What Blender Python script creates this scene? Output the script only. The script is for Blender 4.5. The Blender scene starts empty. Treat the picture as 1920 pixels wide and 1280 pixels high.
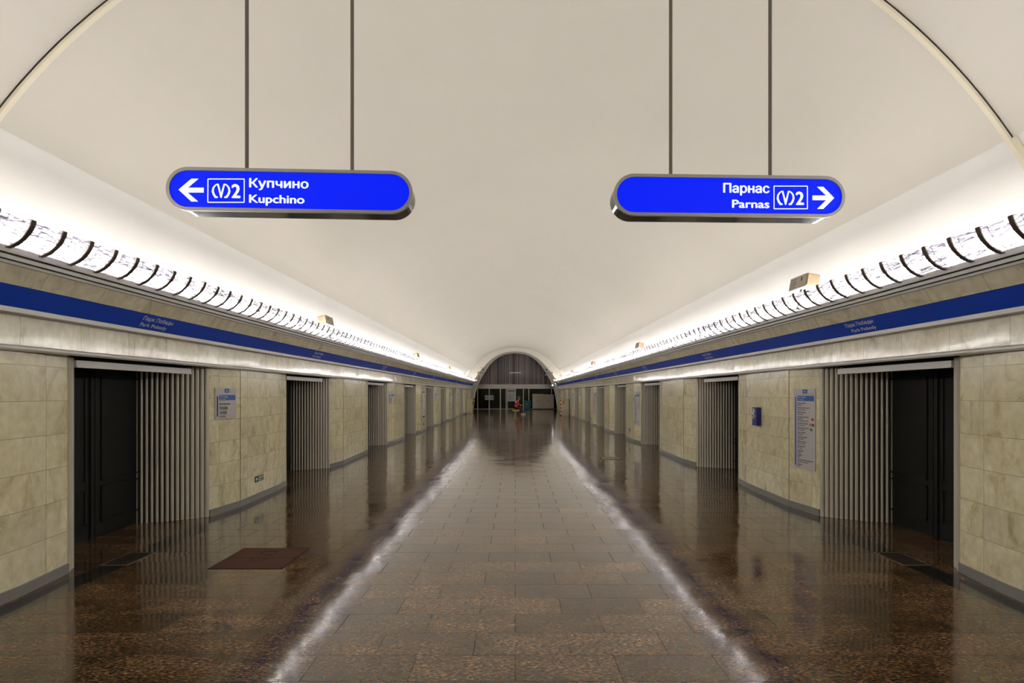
import bpy, bmesh, math, random
from mathutils import Vector, Matrix
random.seed(7)
scene = bpy.context.scene
COL = scene.collection

# ------------------------------------------------------------------ camera
EYE = 1.6
cam_d = bpy.data.cameras.new('camera')
cam = bpy.data.objects.new('camera', cam_d)
COL.objects.link(cam)
cam.location = (0, 0, EYE)
cam.rotation_euler = (math.radians(90), 0, 0)
cam_d.sensor_width = 36.0
cam_d.lens = 18.75
cam_d.shift_x = -6.0 / 1920
cam_d.shift_y = 97.0 / 1920
cam_d.clip_start = 0.05
cam_d.clip_end = 200
scene.camera = cam

# ------------------------------------------------------------------ light settings
world = bpy.data.worlds.new('world')
scene.world = world
world.use_nodes = True
world.node_tree.nodes['Background'].inputs['Color'].default_value = (0, 0, 0, 1)
world.node_tree.nodes['Background'].inputs['Strength'].default_value = 0.0
scene.view_settings.view_transform = 'Standard'
scene.view_settings.look = 'None'
scene.view_settings.gamma = 1.0
scene.view_settings.use_curve_mapping = False
scene.view_settings.exposure = 0.0
TUBE_STRENGTH = 87.0
TUBE_COLOR = (1.0, 0.965, 0.935)
SIGN_STRENGTH = 1.0
scene.cycles.max_bounces = 10
scene.cycles.diffuse_bounces = 5
scene.cycles.glossy_bounces = 4
scene.cycles.transparent_max_bounces = 12
scene.cycles.caustics_reflective = False
scene.cycles.caustics_refractive = False
scene.cycles.sample_clamp_indirect = 6.0
scene.cycles.use_denoising = True

# ------------------------------------------------------------------ helpers
class MB:
    def __init__(self):
        self.v = []; self.f = []; self.m = []
    def add(self, verts, faces, mi=0):
        b = len(self.v)
        self.v += [tuple(p) for p in verts]
        for f in faces:
            self.f.append([b + i for i in f]); self.m.append(mi)
        return self
    def box(self, x0, x1, y0, y1, z0, z1, mi=0):
        vs = [(x, y, z) for x in (x0, x1) for y in (y0, y1) for z in (z0, z1)]
        return self.add(vs, [(0,1,3,2),(4,6,7,5),(0,4,5,1),(2,3,7,6),(0,2,6,4),(1,5,7,3)], mi)
    def obox(self, o, r, u, n, a0, a1, b0, b1, c0, c1, mi=0):
        o, r, u, n = Vector(o), Vector(r), Vector(u), Vector(n)
        vs = [o + r*a + u*b + n*c for a in (a0, a1) for b in (b0, b1) for c in (c0, c1)]
        return self.add(vs, [(0,1,3,2),(4,6,7,5),(0,4,5,1),(2,3,7,6),(0,2,6,4),(1,5,7,3)], mi)
    def prism(self, poly, z0, z1, mi=0):
        n = len(poly)
        vs = [(x, y, z0) for x, y in poly] + [(x, y, z1) for x, y in poly]
        fs = [(i, (i+1) % n, n+(i+1) % n, n+i) for i in range(n)]
        fs += [tuple(range(n)), tuple(range(n, 2*n))]
        return self.add(vs, fs, mi)
    def along_y(self, prof, y0, y1, mi=0, closed=True):
        n = len(prof)
        vs = [(x, y0, z) for x, z in prof] + [(x, y1, z) for x, z in prof]
        k = n if closed else n - 1
        fs = [(i, (i+1) % n, n+(i+1) % n, n+i) for i in range(k)]
        if closed: fs += [tuple(range(n)), tuple(range(n, 2*n))]
        return self.add(vs, fs, mi)
    def plate(self, poly, T, t0, t1, mi=0):
        """polygon in a local plane, T maps (a,b,c) to a point"""
        n = len(poly)
        vs = [T(a, b, t0) for a, b in poly] + [T(a, b, t1) for a, b in poly]
        fs = [(i, (i+1) % n, n+(i+1) % n, n+i) for i in range(n)]
        fs += [tuple(range(n)), tuple(range(n, 2*n))]
        return self.add(vs, fs, mi)
    def tube(self, pts, r, n=10, mi=0, cap=True):
        pts = [Vector(p) for p in pts]
        rs = r if isinstance(r, (list, tuple)) else [r]*len(pts)
        vs = []
        for i, p in enumerate(pts):
            d = (pts[min(i+1, len(pts)-1)] - pts[max(i-1, 0)]).normalized()
            a = d.cross(Vector((0, 0, 1)))
            if a.length < 1e-4: a = d.cross(Vector((1, 0, 0)))
            a.normalize(); b = d.cross(a).normalized()
            for k in range(n):
                t = 2*math.pi*k/n
                vs.append(p + a*math.cos(t)*rs[i] + b*math.sin(t)*rs[i])
        fs = []
        for i in range(len(pts)-1):
            for k in range(n):
                fs.append((i*n+k, i*n+(k+1) % n, (i+1)*n+(k+1) % n, (i+1)*n+k))
        if cap:
            fs += [tuple(range(n)), tuple(range((len(pts)-1)*n, len(pts)*n))]
        return self.add(vs, fs, mi)
    def ellipsoid(self, c, rx, ry, rz, nu=16, nv=10, mi=0):
        vs = [(c[0], c[1], c[2]+rz)]
        for j in range(1, nv):
            ph = math.pi*j/nv
            for i in range(nu):
                t = 2*math.pi*i/nu
                vs.append((c[0]+rx*math.sin(ph)*math.cos(t), c[1]+ry*math.sin(ph)*math.sin(t), c[2]+rz*math.cos(ph)))
        vs.append((c[0], c[1], c[2]-rz))
        fs = [(0, 1+i, 1+(i+1) % nu) for i in range(nu)]
        for j in range(nv-2):
            for i in range(nu):
                fs.append((1+j*nu+i, 1+(j+1)*nu+i, 1+(j+1)*nu+(i+1) % nu, 1+j*nu+(i+1) % nu))
        L = len(vs)-1
        fs += [(L, 1+(nv-2)*nu+(i+1) % nu, 1+(nv-2)*nu+i) for i in range(nu)]
        return self.add(vs, fs, mi)
    def stroke(self, pts, w, T, t0, t1, mi=0):
        """flat stroke along a 2D polyline"""
        n = len(pts)
        L, R = [], []
        for i in range(n):
            a = Vector(pts[max(i-1, 0)]); b = Vector(pts[min(i+1, n-1)])
            d = (b - a).normalized(); nn = Vector((-d.y, d.x))
            ww = w[i] if isinstance(w, (list, tuple)) else w
            p = Vector(pts[i])
            L.append(p + nn*ww/2); R.append(p - nn*ww/2)
        for i in range(n-1):
            self.plate([tuple(L[i]), tuple(L[i+1]), tuple(R[i+1]), tuple(R[i])], T, t0, t1, mi)
        return self
    def text(self, body, size, T, c=0.0, align='LEFT', fit=None, bold=0.0, a=0.0, b=0.0, mi=0):
        vs, fs, w = text_mesh(body, size, 0.0)
        k = 1.0
        if fit: k = fit / max(w, 1e-5)
        off = {'LEFT': 0, 'RIGHT': -w*k, 'CENTER': -w*k/2}[align]
        e = bold*size
        for q, (ox_, oy_) in enumerate(((0, 0), (e, 0), (-e, 0), (0, e*0.6), (0, -e*0.6)) if bold else ((0, 0),)):
            self.add([T(a + off + x*k + ox_, b + y + oy_, c + 0.00015*q) for x, y in vs], fs, mi)
        return self
    def mesh(self, name, mats, smooth=False):
        me = bpy.data.meshes.new(name)
        me.from_pydata(self.v, [], self.f)
        for m in mats: me.materials.append(m)
        for p, mi in zip(me.polygons, self.m):
            p.material_index = mi
        bm = bmesh.new(); bm.from_mesh(me)
        bmesh.ops.recalc_face_normals(bm, faces=bm.faces)
        bm.to_mesh(me); bm.free()
        if smooth:
            for p in me.polygons: p.use_smooth = True
        me.update()
        return me
    def build(self, name, mats, parent=None, smooth=False, loc=None):
        if not isinstance(mats, (list, tuple)): mats = [mats]
        o = bpy.data.objects.new(name, self.mesh(name, mats, smooth))
        COL.objects.link(o)
        if parent: o.parent = parent
        if loc: o.location = loc
        return o

_tc = {}
EN_GLYPH = [(0.441, 0.319), (0.441, 0.238), (0.142, 0.238), (0.142, 0.319), (0.163, 0.542), (0.163, 0.0), (0.075, 0.0), (0.075, 0.542), (0.509, 0.542), (0.509, 0.0), (0.421, 0.0), (0.421, 0.542)]
def text_mesh(body, size, bold):
    key = (body, bold)
    if key not in _tc:
        cu = bpy.data.curves.new('t', 'FONT')
        cu.body = body; cu.size = 1.0; cu.offset = bold; cu.resolution_u = 4
        ob = bpy.data.objects.new('t', cu); COL.objects.link(ob)
        dg = bpy.context.evaluated_depsgraph_get()
        me = bpy.data.meshes.new_from_object(ob.evaluated_get(dg))
        vs = [(v.co.x, v.co.y) for v in me.vertices]
        fs = [tuple(p.vertices) for p in me.polygons]
        bpy.data.objects.remove(ob); bpy.data.curves.remove(cu); bpy.data.meshes.remove(me)
        # the glyph of the Cyrillic en is drawn as three overlapping bars: fill each bar on its own
        i = 0
        while 'н' in body and i + 12 <= len(vs):
            q = vs[i:i+12]; bx = q[6][0] - 0.075
            if all(abs(p[0]-bx-r[0]) < 0.003 and abs(p[1]-r[1]) < 0.003 for p, r in zip(q, EN_GLYPH)):
                fs = [f for f in fs if not all(i <= k < i+12 for k in f)]
                fs += [(i+4, i+5, i+6, i+7), (i+8, i+9, i+10, i+11), (i, i+1, i+2, i+3)]
                i += 12
            else: i += 1
        x0 = min((v[0] for v in vs), default=0)
        vs = [(x-x0, y) for x, y in vs]
        _tc[key] = (vs, fs, max((v[0] for v in vs), default=0))
    vs, fs, w = _tc[key]
    return [(x*size, y*size) for x, y in vs], fs, w*size

def thing(name, label, cat, loc=(0, 0, 0), rotz=0, group=None):
    o = bpy.data.objects.new(name, None); COL.objects.link(o)
    o.empty_display_size = 0.1
    o.location = loc; o.rotation_euler = (0, 0, rotz)
    return tag(o, label, cat, group)
def tag(o, label=None, cat=None, group=None, kind=None):
    if label: o['label'] = label
    if cat: o['category'] = cat
    if group: o['group'] = group
    if kind: o['kind'] = kind
    return o
def struct(o, label=None, cat=None):
    return tag(o, label, cat, None, 'structure')
def copy_tree(o, parent=None):
    c = o.copy(); COL.objects.link(c)
    if parent:
        c.parent = parent
    for ch in list(o.children):
        copy_tree(ch, c)
    return c
def plane_T(o, r, u, n):
    o, r, u, n = Vector(o), Vector(r), Vector(u), Vector(n)
    return lambda a, b, c=0.0: o + r*a + u*b + n*c

# ------------------------------------------------------------------ materials
def new_mat(name):
    m = bpy.data.materials.new(name); m.use_nodes = True
    nt = m.node_tree
    for n in list(nt.nodes): nt.nodes.remove(n)
    out = nt.nodes.new('ShaderNodeOutputMaterial')
    return m, nt, out
def N(nt, t, **kw):
    n = nt.nodes.new(t)
    for k, v in kw.items():
        if k in n.inputs: n.inputs[k].default_value = v
        else: setattr(n, k, v)
    return n
def paint(name, col, rough=0.5, metal=0.0, spec=0.5, var=0.06, scale=6.0, bump=0.0, emit=None, es=0.0):
    m, nt, out = new_mat(name)
    b = N(nt, 'ShaderNodeBsdfPrincipled')
    b.inputs['Roughness'].default_value = rough
    b.inputs['Metallic'].default_value = metal
    b.inputs['Specular IOR Level'].default_value = spec
    tc = N(nt, 'ShaderNodeTexCoord')
    no = N(nt, 'ShaderNodeTexNoise'); no.inputs['Scale'].default_value = scale; no.inputs['Detail'].default_value = 4
    nt.links.new(tc.outputs['Object'], no.inputs['Vector'])
    mx = N(nt, 'ShaderNodeMix', data_type='RGBA')
    mx.inputs['A'].default_value = tuple(c*(1-var) for c in col) + (1,)
    mx.inputs['B'].default_value = tuple(min(1, c*(1+var)) for c in col) + (1,)
    nt.links.new(no.outputs['Fac'], mx.inputs['Factor'])
    nt.links.new(mx.outputs['Result'], b.inputs['Base Color'])
    if bump:
        bp = N(nt, 'ShaderNodeBump'); bp.inputs['Strength'].default_value = bump; bp.inputs['Distance'].default_value = 0.01
        nt.links.new(no.outputs['Fac'], bp.inputs['Height']); nt.links.new(bp.outputs['Normal'], b.inputs['Normal'])
    if emit:
        b.inputs['Emission Color'].default_value = tuple(emit) + (1,)
        b.inputs['Emission Strength'].default_value = es
    nt.links.new(b.outputs['BSDF'], out.inputs['Surface'])
    return m
def emitter(name, col, s):
    m, nt, out = new_mat(name)
    e = N(nt, 'ShaderNodeEmission'); e.inputs['Color'].default_value = tuple(col)+(1,); e.inputs['Strength'].default_value = s
    nt.links.new(e.outputs['Emission'], out.inputs['Surface'])
    return m

def marble(name, tw, th, base=(0.74, 0.695, 0.50), off_y=0.0, off_z=0.0, rough=0.22):
    """pale polished marble slabs in the Y-Z plane of a wall"""
    m, nt, out = new_mat(name); ln = nt.links.new
    b = N(nt, 'ShaderNodeBsdfPrincipled'); b.inputs['Roughness'].default_value = rough
    b.inputs['Specular IOR Level'].default_value = 0.75
    geo = N(nt, 'ShaderNodeNewGeometry')
    sp = N(nt, 'ShaderNodeSeparateXYZ'); ln(geo.outputs['Position'], sp.inputs[0])
    ay = N(nt, 'ShaderNodeMath', operation='ADD'); ay.inputs[1].default_value = off_y; ln(sp.outputs['Y'], ay.inputs[0])
    az = N(nt, 'ShaderNodeMath', operation='ADD'); az.inputs[1].default_value = off_z; ln(sp.outputs['Z'], az.inputs[0])
    cb = N(nt, 'ShaderNodeCombineXYZ'); ln(ay.outputs[0], cb.inputs['X']); ln(az.outputs[0], cb.inputs['Y'])
    br = N(nt, 'ShaderNodeTexBrick', offset=0.0, squash=1.0)
    br.inputs['Scale'].default_value = 1.0
    br.inputs['Brick Width'].default_value = tw; br.inputs['Row Height'].default_value = th
    br.inputs['Mortar Size'].default_value = 0.0022; br.inputs['Mortar Smooth'].default_value = 0.3
    br.inputs['Color1'].default_value = (0, 0, 0, 1); br.inputs['Color2'].default_value = (1, 1, 1, 1)
    br.inputs['Mortar'].default_value = (0.5, 0.5, 0.5, 1)
    ln(cb.outputs[0], br.inputs['Vector'])
    # veins, shifted per slab
    sh = N(nt, 'ShaderNodeVectorMath', operation='SCALE'); sh.inputs['Scale'].default_value = 7.0
    ln(br.outputs['Color'], sh.inputs[0])
    ad = N(nt, 'ShaderNodeVectorMath', operation='ADD'); ln(geo.outputs['Position'], ad.inputs[0]); ln(sh.outputs[0], ad.inputs[1])
    mp = N(nt, 'ShaderNodeMapping'); mp.inputs['Rotation'].default_value = (0.9, 0, 0); mp.inputs['Scale'].default_value = (1.2, 1.8, 1.0)
    ln(ad.outputs[0], mp.inputs['Vector'])
    n1 = N(nt, 'ShaderNodeTexNoise'); n1.inputs['Scale'].default_value = 2.2; n1.inputs['Detail'].default_value = 7; n1.inputs['Distortion'].default_value = 1.6; n1.inputs['Roughness'].default_value = 0.62
    ln(mp.outputs[0], n1.inputs['Vector'])
    r1 = N(nt, 'ShaderNodeValToRGB')
    e = r1.color_ramp.elements
    e[0].position = 0.30; e[0].color = (base[0]*0.66, base[1]*0.61, base[2]*0.46, 1)
    e[1].position = 0.75; e[1].color = (base[0]*1.12, base[1]*1.14, base[2]*1.16, 1)
    q = r1.color_ramp.elements.new(0.44); q.color = (base[0]*0.95, base[1]*0.93, base[2]*0.86, 1)
    ln(n1.outputs['Fac'], r1.inputs['Fac'])
    n2 = N(nt, 'ShaderNodeTexNoise'); n2.inputs['Scale'].default_value = 14; n2.inputs['Detail'].default_value = 5
    ln(ad.outputs[0], n2.inputs['Vector'])
    r2 = N(nt, 'ShaderNodeMapRange'); r2.inputs['From Min'].default_value = 0.3; r2.inputs['From Max'].default_value = 0.7; r2.inputs['To Min'].default_value = 0.88; r2.inputs['To Max'].default_value = 1.06
    ln(n2.outputs['Fac'], r2.inputs['Value'])
    tone = N(nt, 'ShaderNodeMapRange'); tone.inputs['To Min'].default_value = 0.92; tone.inputs['To Max'].default_value = 1.05
    ln(br.outputs['Color'], tone.inputs['Value'])
    mt = N(nt, 'ShaderNodeMath', operation='MULTIPLY'); ln(r2.outputs[0], mt.inputs[0]); ln(tone.outputs[0], mt.inputs[1])
    sc = N(nt, 'ShaderNodeVectorMath', operation='SCALE'); ln(r1.outputs['Color'], sc.inputs[0]); ln(mt.outputs[0], sc.inputs['Scale'])
    mx = N(nt, 'ShaderNodeMix', data_type='RGBA'); mx.inputs['B'].default_value = (0.19, 0.155, 0.10, 1)
    mj = N(nt, 'ShaderNodeMath', operation='MULTIPLY'); mj.inputs[1].default_value = 0.75; ln(br.outputs['Fac'], mj.inputs[0])
    ln(sc.outputs[0], mx.inputs['A']); ln(mj.outputs[0], mx.inputs['Factor'])
    ln(mx.outputs['Result'], b.inputs['Base Color'])
    # each slab is set at a slightly different angle and is not quite flat
    wn = N(nt, 'ShaderNodeTexNoise'); wn.inputs['Scale'].default_value = 1.7; wn.inputs['Detail'].default_value = 1; ln(ad.outputs[0], wn.inputs['Vector'])
    bp = N(nt, 'ShaderNodeBump'); bp.inputs['Strength'].default_value = 0.35; bp.inputs['Distance'].default_value = 0.02
    ln(wn.outputs['Fac'], bp.inputs['Height']); ln(bp.outputs['Normal'], b.inputs['Normal'])
    ln(b.outputs['BSDF'], out.inputs['Surface'])
    return m

def granite(name):
    m, nt, out = new_mat(name); ln = nt.links.new
    b = N(nt, 'ShaderNodeBsdfPrincipled')
    b.inputs['Specular IOR Level'].default_value = 0.5
    geo = N(nt, 'ShaderNodeNewGeometry')
    sp = N(nt, 'ShaderNodeSeparateXYZ'); ln(geo.outputs['Position'], sp.inputs[0])
    cb = N(nt, 'ShaderNodeCombineXYZ'); ln(sp.outputs['X'], cb.inputs['X'])
    ay = N(nt, 'ShaderNodeMath', operation='ADD'); ay.inputs[1].default_value = -0.262; ln(sp.outputs['Y'], ay.inputs[0])
    ln(ay.outputs[0], cb.inputs['Y'])
    br = N(nt, 'ShaderNodeTexBrick', offset=0.43, squash=1.0)
    br.inputs['Scale'].default_value = 1.0
    br.inputs['Brick Width'].default_value = 0.6; br.inputs['Row Height'].default_value = 0.3
    br.inputs['Mortar Size'].default_value = 0.0026; br.inputs['Mortar Smooth'].default_value = 0.2
    br.inputs['Color1'].default_value = (0, 0, 0, 1); br.inputs['Color2'].default_value = (1, 1, 1, 1); br.inputs['Mortar'].default_value = (0.5, 0.5, 0.5, 1)
    ln(cb.outputs[0], br.inputs['Vector'])
    wnz = N(nt, 'ShaderNodeTexWhiteNoise', noise_dimensions='3D'); ln(br.outputs['Color'], wnz.inputs['Vector'])
    mp = N(nt, 'ShaderNodeMapping'); mp.inputs['Scale'].default_value = (1.0, 2.6, 1.0); mp.inputs['Rotation'].default_value = (0, 0, 0.18)
    ln(geo.outputs['Position'], mp.inputs['Vector'])
    n1 = N(nt, 'ShaderNodeTexNoise'); n1.inputs['Scale'].default_value = 34; n1.inputs['Detail'].default_value = 5; n1.inputs['Roughness'].default_value = 0.7; n1.inputs['Distortion'].default_value = 0.6
    ln(mp.outputs[0], n1.inputs['Vector'])
    r1 = N(nt, 'ShaderNodeValToRGB'); cr = r1.color_ramp
    cr.elements[0].position = 0.39; cr.elements[0].color = (0.010, 0.007, 0.005, 1)
    cr.elements[1].position = 0.70; cr.elements[1].color = (0.35, 0.22, 0.12, 1)
    q = cr.elements.new(0.46); q.color = (0.055, 0.034, 0.017, 1)
    q = cr.elements.new(0.58); q.color = (0.155, 0.092, 0.043, 1)
    ln(n1.outputs['Fac'], r1.inputs['Fac'])
    n2 = N(nt, 'ShaderNodeTexNoise'); n2.inputs['Scale'].default_value = 1.9; n2.inputs['Detail'].default_value = 4; n2.inputs['Distortion'].default_value = 0.8
    ln(mp.outputs[0], n2.inputs['Vector'])
    r2 = N(nt, 'ShaderNodeMapRange'); r2.inputs['From Min'].default_value = 0.3; r2.inputs['From Max'].default_value = 0.7; r2.inputs['To Min'].default_value = 0.62; r2.inputs['To Max'].default_value = 1.35
    ln(n2.outputs['Fac'], r2.inputs['Value'])
    tone = N(nt, 'ShaderNodeMapRange'); tone.inputs['To Min'].default_value = 0.68; tone.inputs['To Max'].default_value = 1.32
    ln(wnz.outputs['Value'], tone.inputs['Value'])
    mt = N(nt, 'ShaderNodeMath', operation='MULTIPLY'); ln(r2.outputs[0], mt.inputs[0]); ln(tone.outputs[0], mt.inputs[1])
    sc = N(nt, 'ShaderNodeVectorMath', operation='SCALE'); ln(r1.outputs['Color'], sc.inputs[0]); ln(mt.outputs[0], sc.inputs['Scale'])
    mx = N(nt, 'ShaderNodeMix', data_type='RGBA'); mx.inputs['B'].default_value = (0.012, 0.009, 0.007, 1)
    mj = N(nt, 'ShaderNodeMath', operation='MULTIPLY'); mj.inputs[1].default_value = 0.6; ln(br.outputs['Fac'], mj.inputs[0])
    ln(sc.outputs[0], mx.inputs['A']); ln(mj.outputs[0], mx.inputs['Factor'])
    ln(mx.outputs['Result'], b.inputs['Base Color'])
    # worn polish
    rr = N(nt, 'ShaderNodeMapRange'); rr.inputs['From Min'].default_value = 0.3; rr.inputs['From Max'].default_value = 0.7; rr.inputs['To Min'].default_value = 0.07; rr.inputs['To Max'].default_value = 0.135
    ln(n2.outputs['Fac'], rr.inputs['Value']); 
    rj = N(nt, 'ShaderNodeMix', data_type='FLOAT'); rj.inputs['B'].default_value = 0.75
    ln(br.outputs['Fac'], rj.inputs['Factor']); ln(rr.outputs[0], rj.inputs['A']); ln(rj.outputs['Result'], b.inputs['Roughness'])
    sj = N(nt, 'ShaderNodeMapRange'); sj.inputs['To Min'].default_value = 0.7; sj.inputs['To Max'].default_value = 0.1
    ln(br.outputs['Fac'], sj.inputs['Value']); ln(sj.outputs[0], b.inputs['Specular IOR Level'])
    # tiles not quite level with each other + fine waviness
    sb = N(nt, 'ShaderNodeVectorMath', operation='SUBTRACT'); sb.inputs[1].default_value = (0.5, 0.5, 0.5); ln(wnz.outputs['Color'], sb.inputs[0])
    ss = N(nt, 'ShaderNodeVectorMath', operation='MULTIPLY'); ss.inputs[1].default_value = (0.018, 0.011, 0.0); ln(sb.outputs[0], ss.inputs[0])
    n3 = N(nt, 'ShaderNodeTexNoise'); n3.inputs['Scale'].default_value = 26; n3.inputs['Detail'].default_value = 2; ln(geo.outputs['Position'], n3.inputs['Vector'])
    s3 = N(nt, 'ShaderNodeVectorMath', operation='SUBTRACT'); s3.inputs[1].default_value = (0.5, 0.5, 0.5); ln(n3.outputs['Color'], s3.inputs[0])
    m3 = N(nt, 'ShaderNodeVectorMath', operation='MULTIPLY'); m3.inputs[1].default_value = (0.012, 0.012, 0.0); ln(s3.outputs[0], m3.inputs[0])
    a1 = N(nt, 'ShaderNodeVectorMath', operation='ADD'); ln(ss.outputs[0], a1.inputs[0]); ln(m3.outputs[0], a1.inputs[1])
    a2 = N(nt, 'ShaderNodeVectorMath', operation='ADD'); ln(a1.outputs[0], a2.inputs[0]); ln(geo.outputs['Normal'], a2.inputs[1])
    nn = N(nt, 'ShaderNodeVectorMath', operation='NORMALIZE'); ln(a2.outputs[0], nn.inputs[0])
    ln(nn.outputs[0], b.inputs['Normal'])
    ln(b.outputs['BSDF'], out.inputs['Surface'])
    return m

def crystal(name, transp=0.5, col=(0.86, 0.82, 0.92), spread=0.3):
    m, nt, out = new_mat(name); ln = nt.links.new
    t = N(nt, 'ShaderNodeBsdfTransparent'); t.inputs['Color'].default_value = (0.97, 0.97, 0.98, 1)
    tr = N(nt, 'ShaderNodeBsdfTranslucent'); tr.inputs['Color'].default_value = col + (1,)
    g = N(nt, 'ShaderNodeBsdfGlossy'); g.inputs['Roughness'].default_value = 0.15; g.inputs['Color'].default_value = (0.9, 0.9, 0.92, 1)
    tc = N(nt, 'ShaderNodeTexCoord')
    mp = N(nt, 'ShaderNodeMapping'); mp.inputs['Scale'].default_value = (14, 5, 14); ln(tc.outputs['Object'], mp.inputs['Vector'])
    no = N(nt, 'ShaderNodeTexNoise'); no.inputs['Scale'].default_value = 2.0; no.inputs['Detail'].default_value = 3; no.inputs['Distortion'].default_value = 2.0; ln(mp.outputs[0], no.inputs['Vector'])
    mr = N(nt, 'ShaderNodeMapRange'); mr.inputs['From Min'].default_value = 0.35; mr.inputs['From Max'].default_value = 0.65
    mr.inputs['To Min'].default_value = max(0, transp-spread); mr.inputs['To Max'].default_value = min(1, transp+spread); ln(no.outputs['Fac'], mr.inputs['Value'])
    m1 = N(nt, 'ShaderNodeMixShader'); m1.inputs[0].default_value = 0.18; ln(tr.outputs[0], m1.inputs[1]); ln(g.outputs[0], m1.inputs[2])
    m2 = N(nt, 'ShaderNodeMixShader'); ln(mr.outputs[0], m2.inputs[0]); ln(m1.outputs[0], m2.inputs[1]); ln(t.outputs[0], m2.inputs[2])
    ln(m2.outputs[0], out.inputs['Surface'])
    return m
def tinted_glass(name):
    m, nt, out = new_mat(name); ln = nt.links.new
    t = N(nt, 'ShaderNodeBsdfTransparent'); t.inputs['Color'].default_value = (0.35, 0.4, 0.36, 1)
    g = N(nt, 'ShaderNodeBsdfGlossy'); g.inputs['Roughness'].default_value = 0.04; g.inputs['Color'].default_value = (0.6, 0.64, 0.6, 1)
    fr = N(nt, 'ShaderNodeFresnel'); fr.inputs['IOR'].default_value = 1.5
    mx = N(nt, 'ShaderNodeMixShader'); ln(fr.outputs[0], mx.inputs[0]); ln(t.outputs[0], mx.inputs[1]); ln(g.outputs[0], mx.inputs[2])
    ln(mx.outputs[0], out.inputs['Surface'])
    return m
def striped(name, cols, scale, axis=0, rot=0.0, rough=0.5, noise=False):
    m, nt, out = new_mat(name); ln = nt.links.new
    b = N(nt, 'ShaderNodeBsdfPrincipled'); b.inputs['Roughness'].default_value = rough
    tc = N(nt, 'ShaderNodeTexCoord'); mp = N(nt, 'ShaderNodeMapping'); mp.inputs['Rotation'].default_value = (0, rot, 0)
    ln(tc.outputs['Object'], mp.inputs['Vector'])
    sp = N(nt, 'ShaderNodeSeparateXYZ'); ln(mp.outputs[0], sp.inputs[0])
    if noise:
        mu = N(nt, 'ShaderNodeMath', operation='MULTIPLY'); mu.inputs[1].default_value = scale; ln(sp.outputs[axis], mu.inputs[0])
        fl = N(nt, 'ShaderNodeMath', operation='FLOOR'); ln(mu.outputs[0], fl.inputs[0])
        wn = N(nt, 'ShaderNodeTexWhiteNoise', noise_dimensions='1D'); ln(fl.outputs[0], wn.inputs['W'])
        fac = wn.outputs['Value']
    else:
        mu = N(nt, 'ShaderNodeMath', operation='MULTIPLY'); mu.inputs[1].default_value = scale; ln(sp.outputs[axis], mu.inputs[0])
        fr = N(nt, 'ShaderNodeMath', operation='FRACT'); ln(mu.outputs[0], fr.inputs[0])
        gt = N(nt, 'ShaderNodeMath', operation='GREATER_THAN'); gt.inputs[1].default_value = 0.5; ln(fr.outputs[0], gt.inputs[0])
        fac = gt.outputs[0]
    mx = N(nt, 'ShaderNodeMix', data_type='RGBA'); mx.inputs['A'].default_value = cols[0]+(1,); mx.inputs['B'].default_value = cols[1]+(1,)
    ln(fac, mx.inputs['Factor']); ln(mx.outputs['Result'], b.inputs['Base Color'])
    ln(b.outputs[0], out.inputs['Surface'])
    return m

M_pier = marble('pier_marble', 0.655, 0.29, off_y=0.10, off_z=0.205)
M_frieze = marble('frieze_marble', 0.585, 5.0, base=(0.72, 0.685, 0.55), off_y=-4.17+0.585*8, off_z=1.0, rough=0.10)
M_joint = paint('brown_joint', (0.12, 0.075, 0.04), 0.7)
M_floor = granite('brown_granite')
M_black = paint('black_granite', (0.016, 0.016, 0.015), 0.10, var=0.3, scale=60)
M_vault = paint('cream_vault_paint', (0.67, 0.635, 0.565), 0.6, spec=0.2, var=0.03, scale=0.9)
M_cove = paint('white_cove_paint', (0.84, 0.82, 0.79), 0.6, spec=0.2, var=0.02, scale=0.8)
M_rib = paint('ivory_strip', (0.80, 0.74, 0.58), 0.45)
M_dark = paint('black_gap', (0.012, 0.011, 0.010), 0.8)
M_silver = paint('satin_aluminium', (0.53, 0.52, 0.50), 0.35, metal=0.35, var=0.05, scale=12)
M_cornice = paint('cornice_grey', (0.60, 0.595, 0.57), 0.4, metal=0.05, var=0.04, scale=12)
M_post = paint('white_post', (0.78, 0.78, 0.77), 0.35, var=0.02)
M_greymetal = paint('grey_anodised_metal', (0.33, 0.32, 0.31), 0.42, metal=0.6, var=0.05)
M_base = paint('grey_plinth', (0.215, 0.21, 0.205), 0.42, var=0.08)
M_flute = paint('painted_flutes', (0.62, 0.585, 0.50), 0.36, metal=0.15, var=0.06, scale=9)
M_gap = paint('dark_brown_groove', (0.045, 0.035, 0.028), 0.7)
M_leaf = paint('black_door_paint', (0.010, 0.010, 0.0085), 0.5, spec=0.15, var=0.25, scale=3)
M_blue = paint('line_blue', (0.004, 0.045, 0.42), 0.42, var=0.02, spec=0.35)
M_white = paint('white_lettering', (0.82, 0.83, 0.84), 0.5, var=0.0)
M_board = paint('board_white', (0.50, 0.485, 0.50), 0.45, var=0.02)
M_ink = paint('black_ink', (0.012, 0.010, 0.010), 0.7, spec=0.15, var=0)
M_bblue = paint('board_blue', (0.006, 0.085, 0.36), 0.4, var=0.02)
M_bdark = paint('board_navy', (0.004, 0.010, 0.13), 0.4, var=0.02)
M_red = paint('red_marker', (0.42, 0.02, 0.04), 0.5, var=0)
M_orange = paint('orange_marker', (0.55, 0.16, 0.04), 0.5, var=0)
M_green = paint('green_marker', (0.01, 0.22, 0.07), 0.5, var=0)
M_violet = paint('violet_marker', (0.13, 0.03, 0.16), 0.5, var=0)
M_bronze = paint('bronze_housing', (0.030, 0.025, 0.020), 0.12, spec=0.4, var=0.1)
M_frame = paint('sign_frame_grey', (0.235, 0.225, 0.205), 0.45, metal=0.3, var=0.03)
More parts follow.
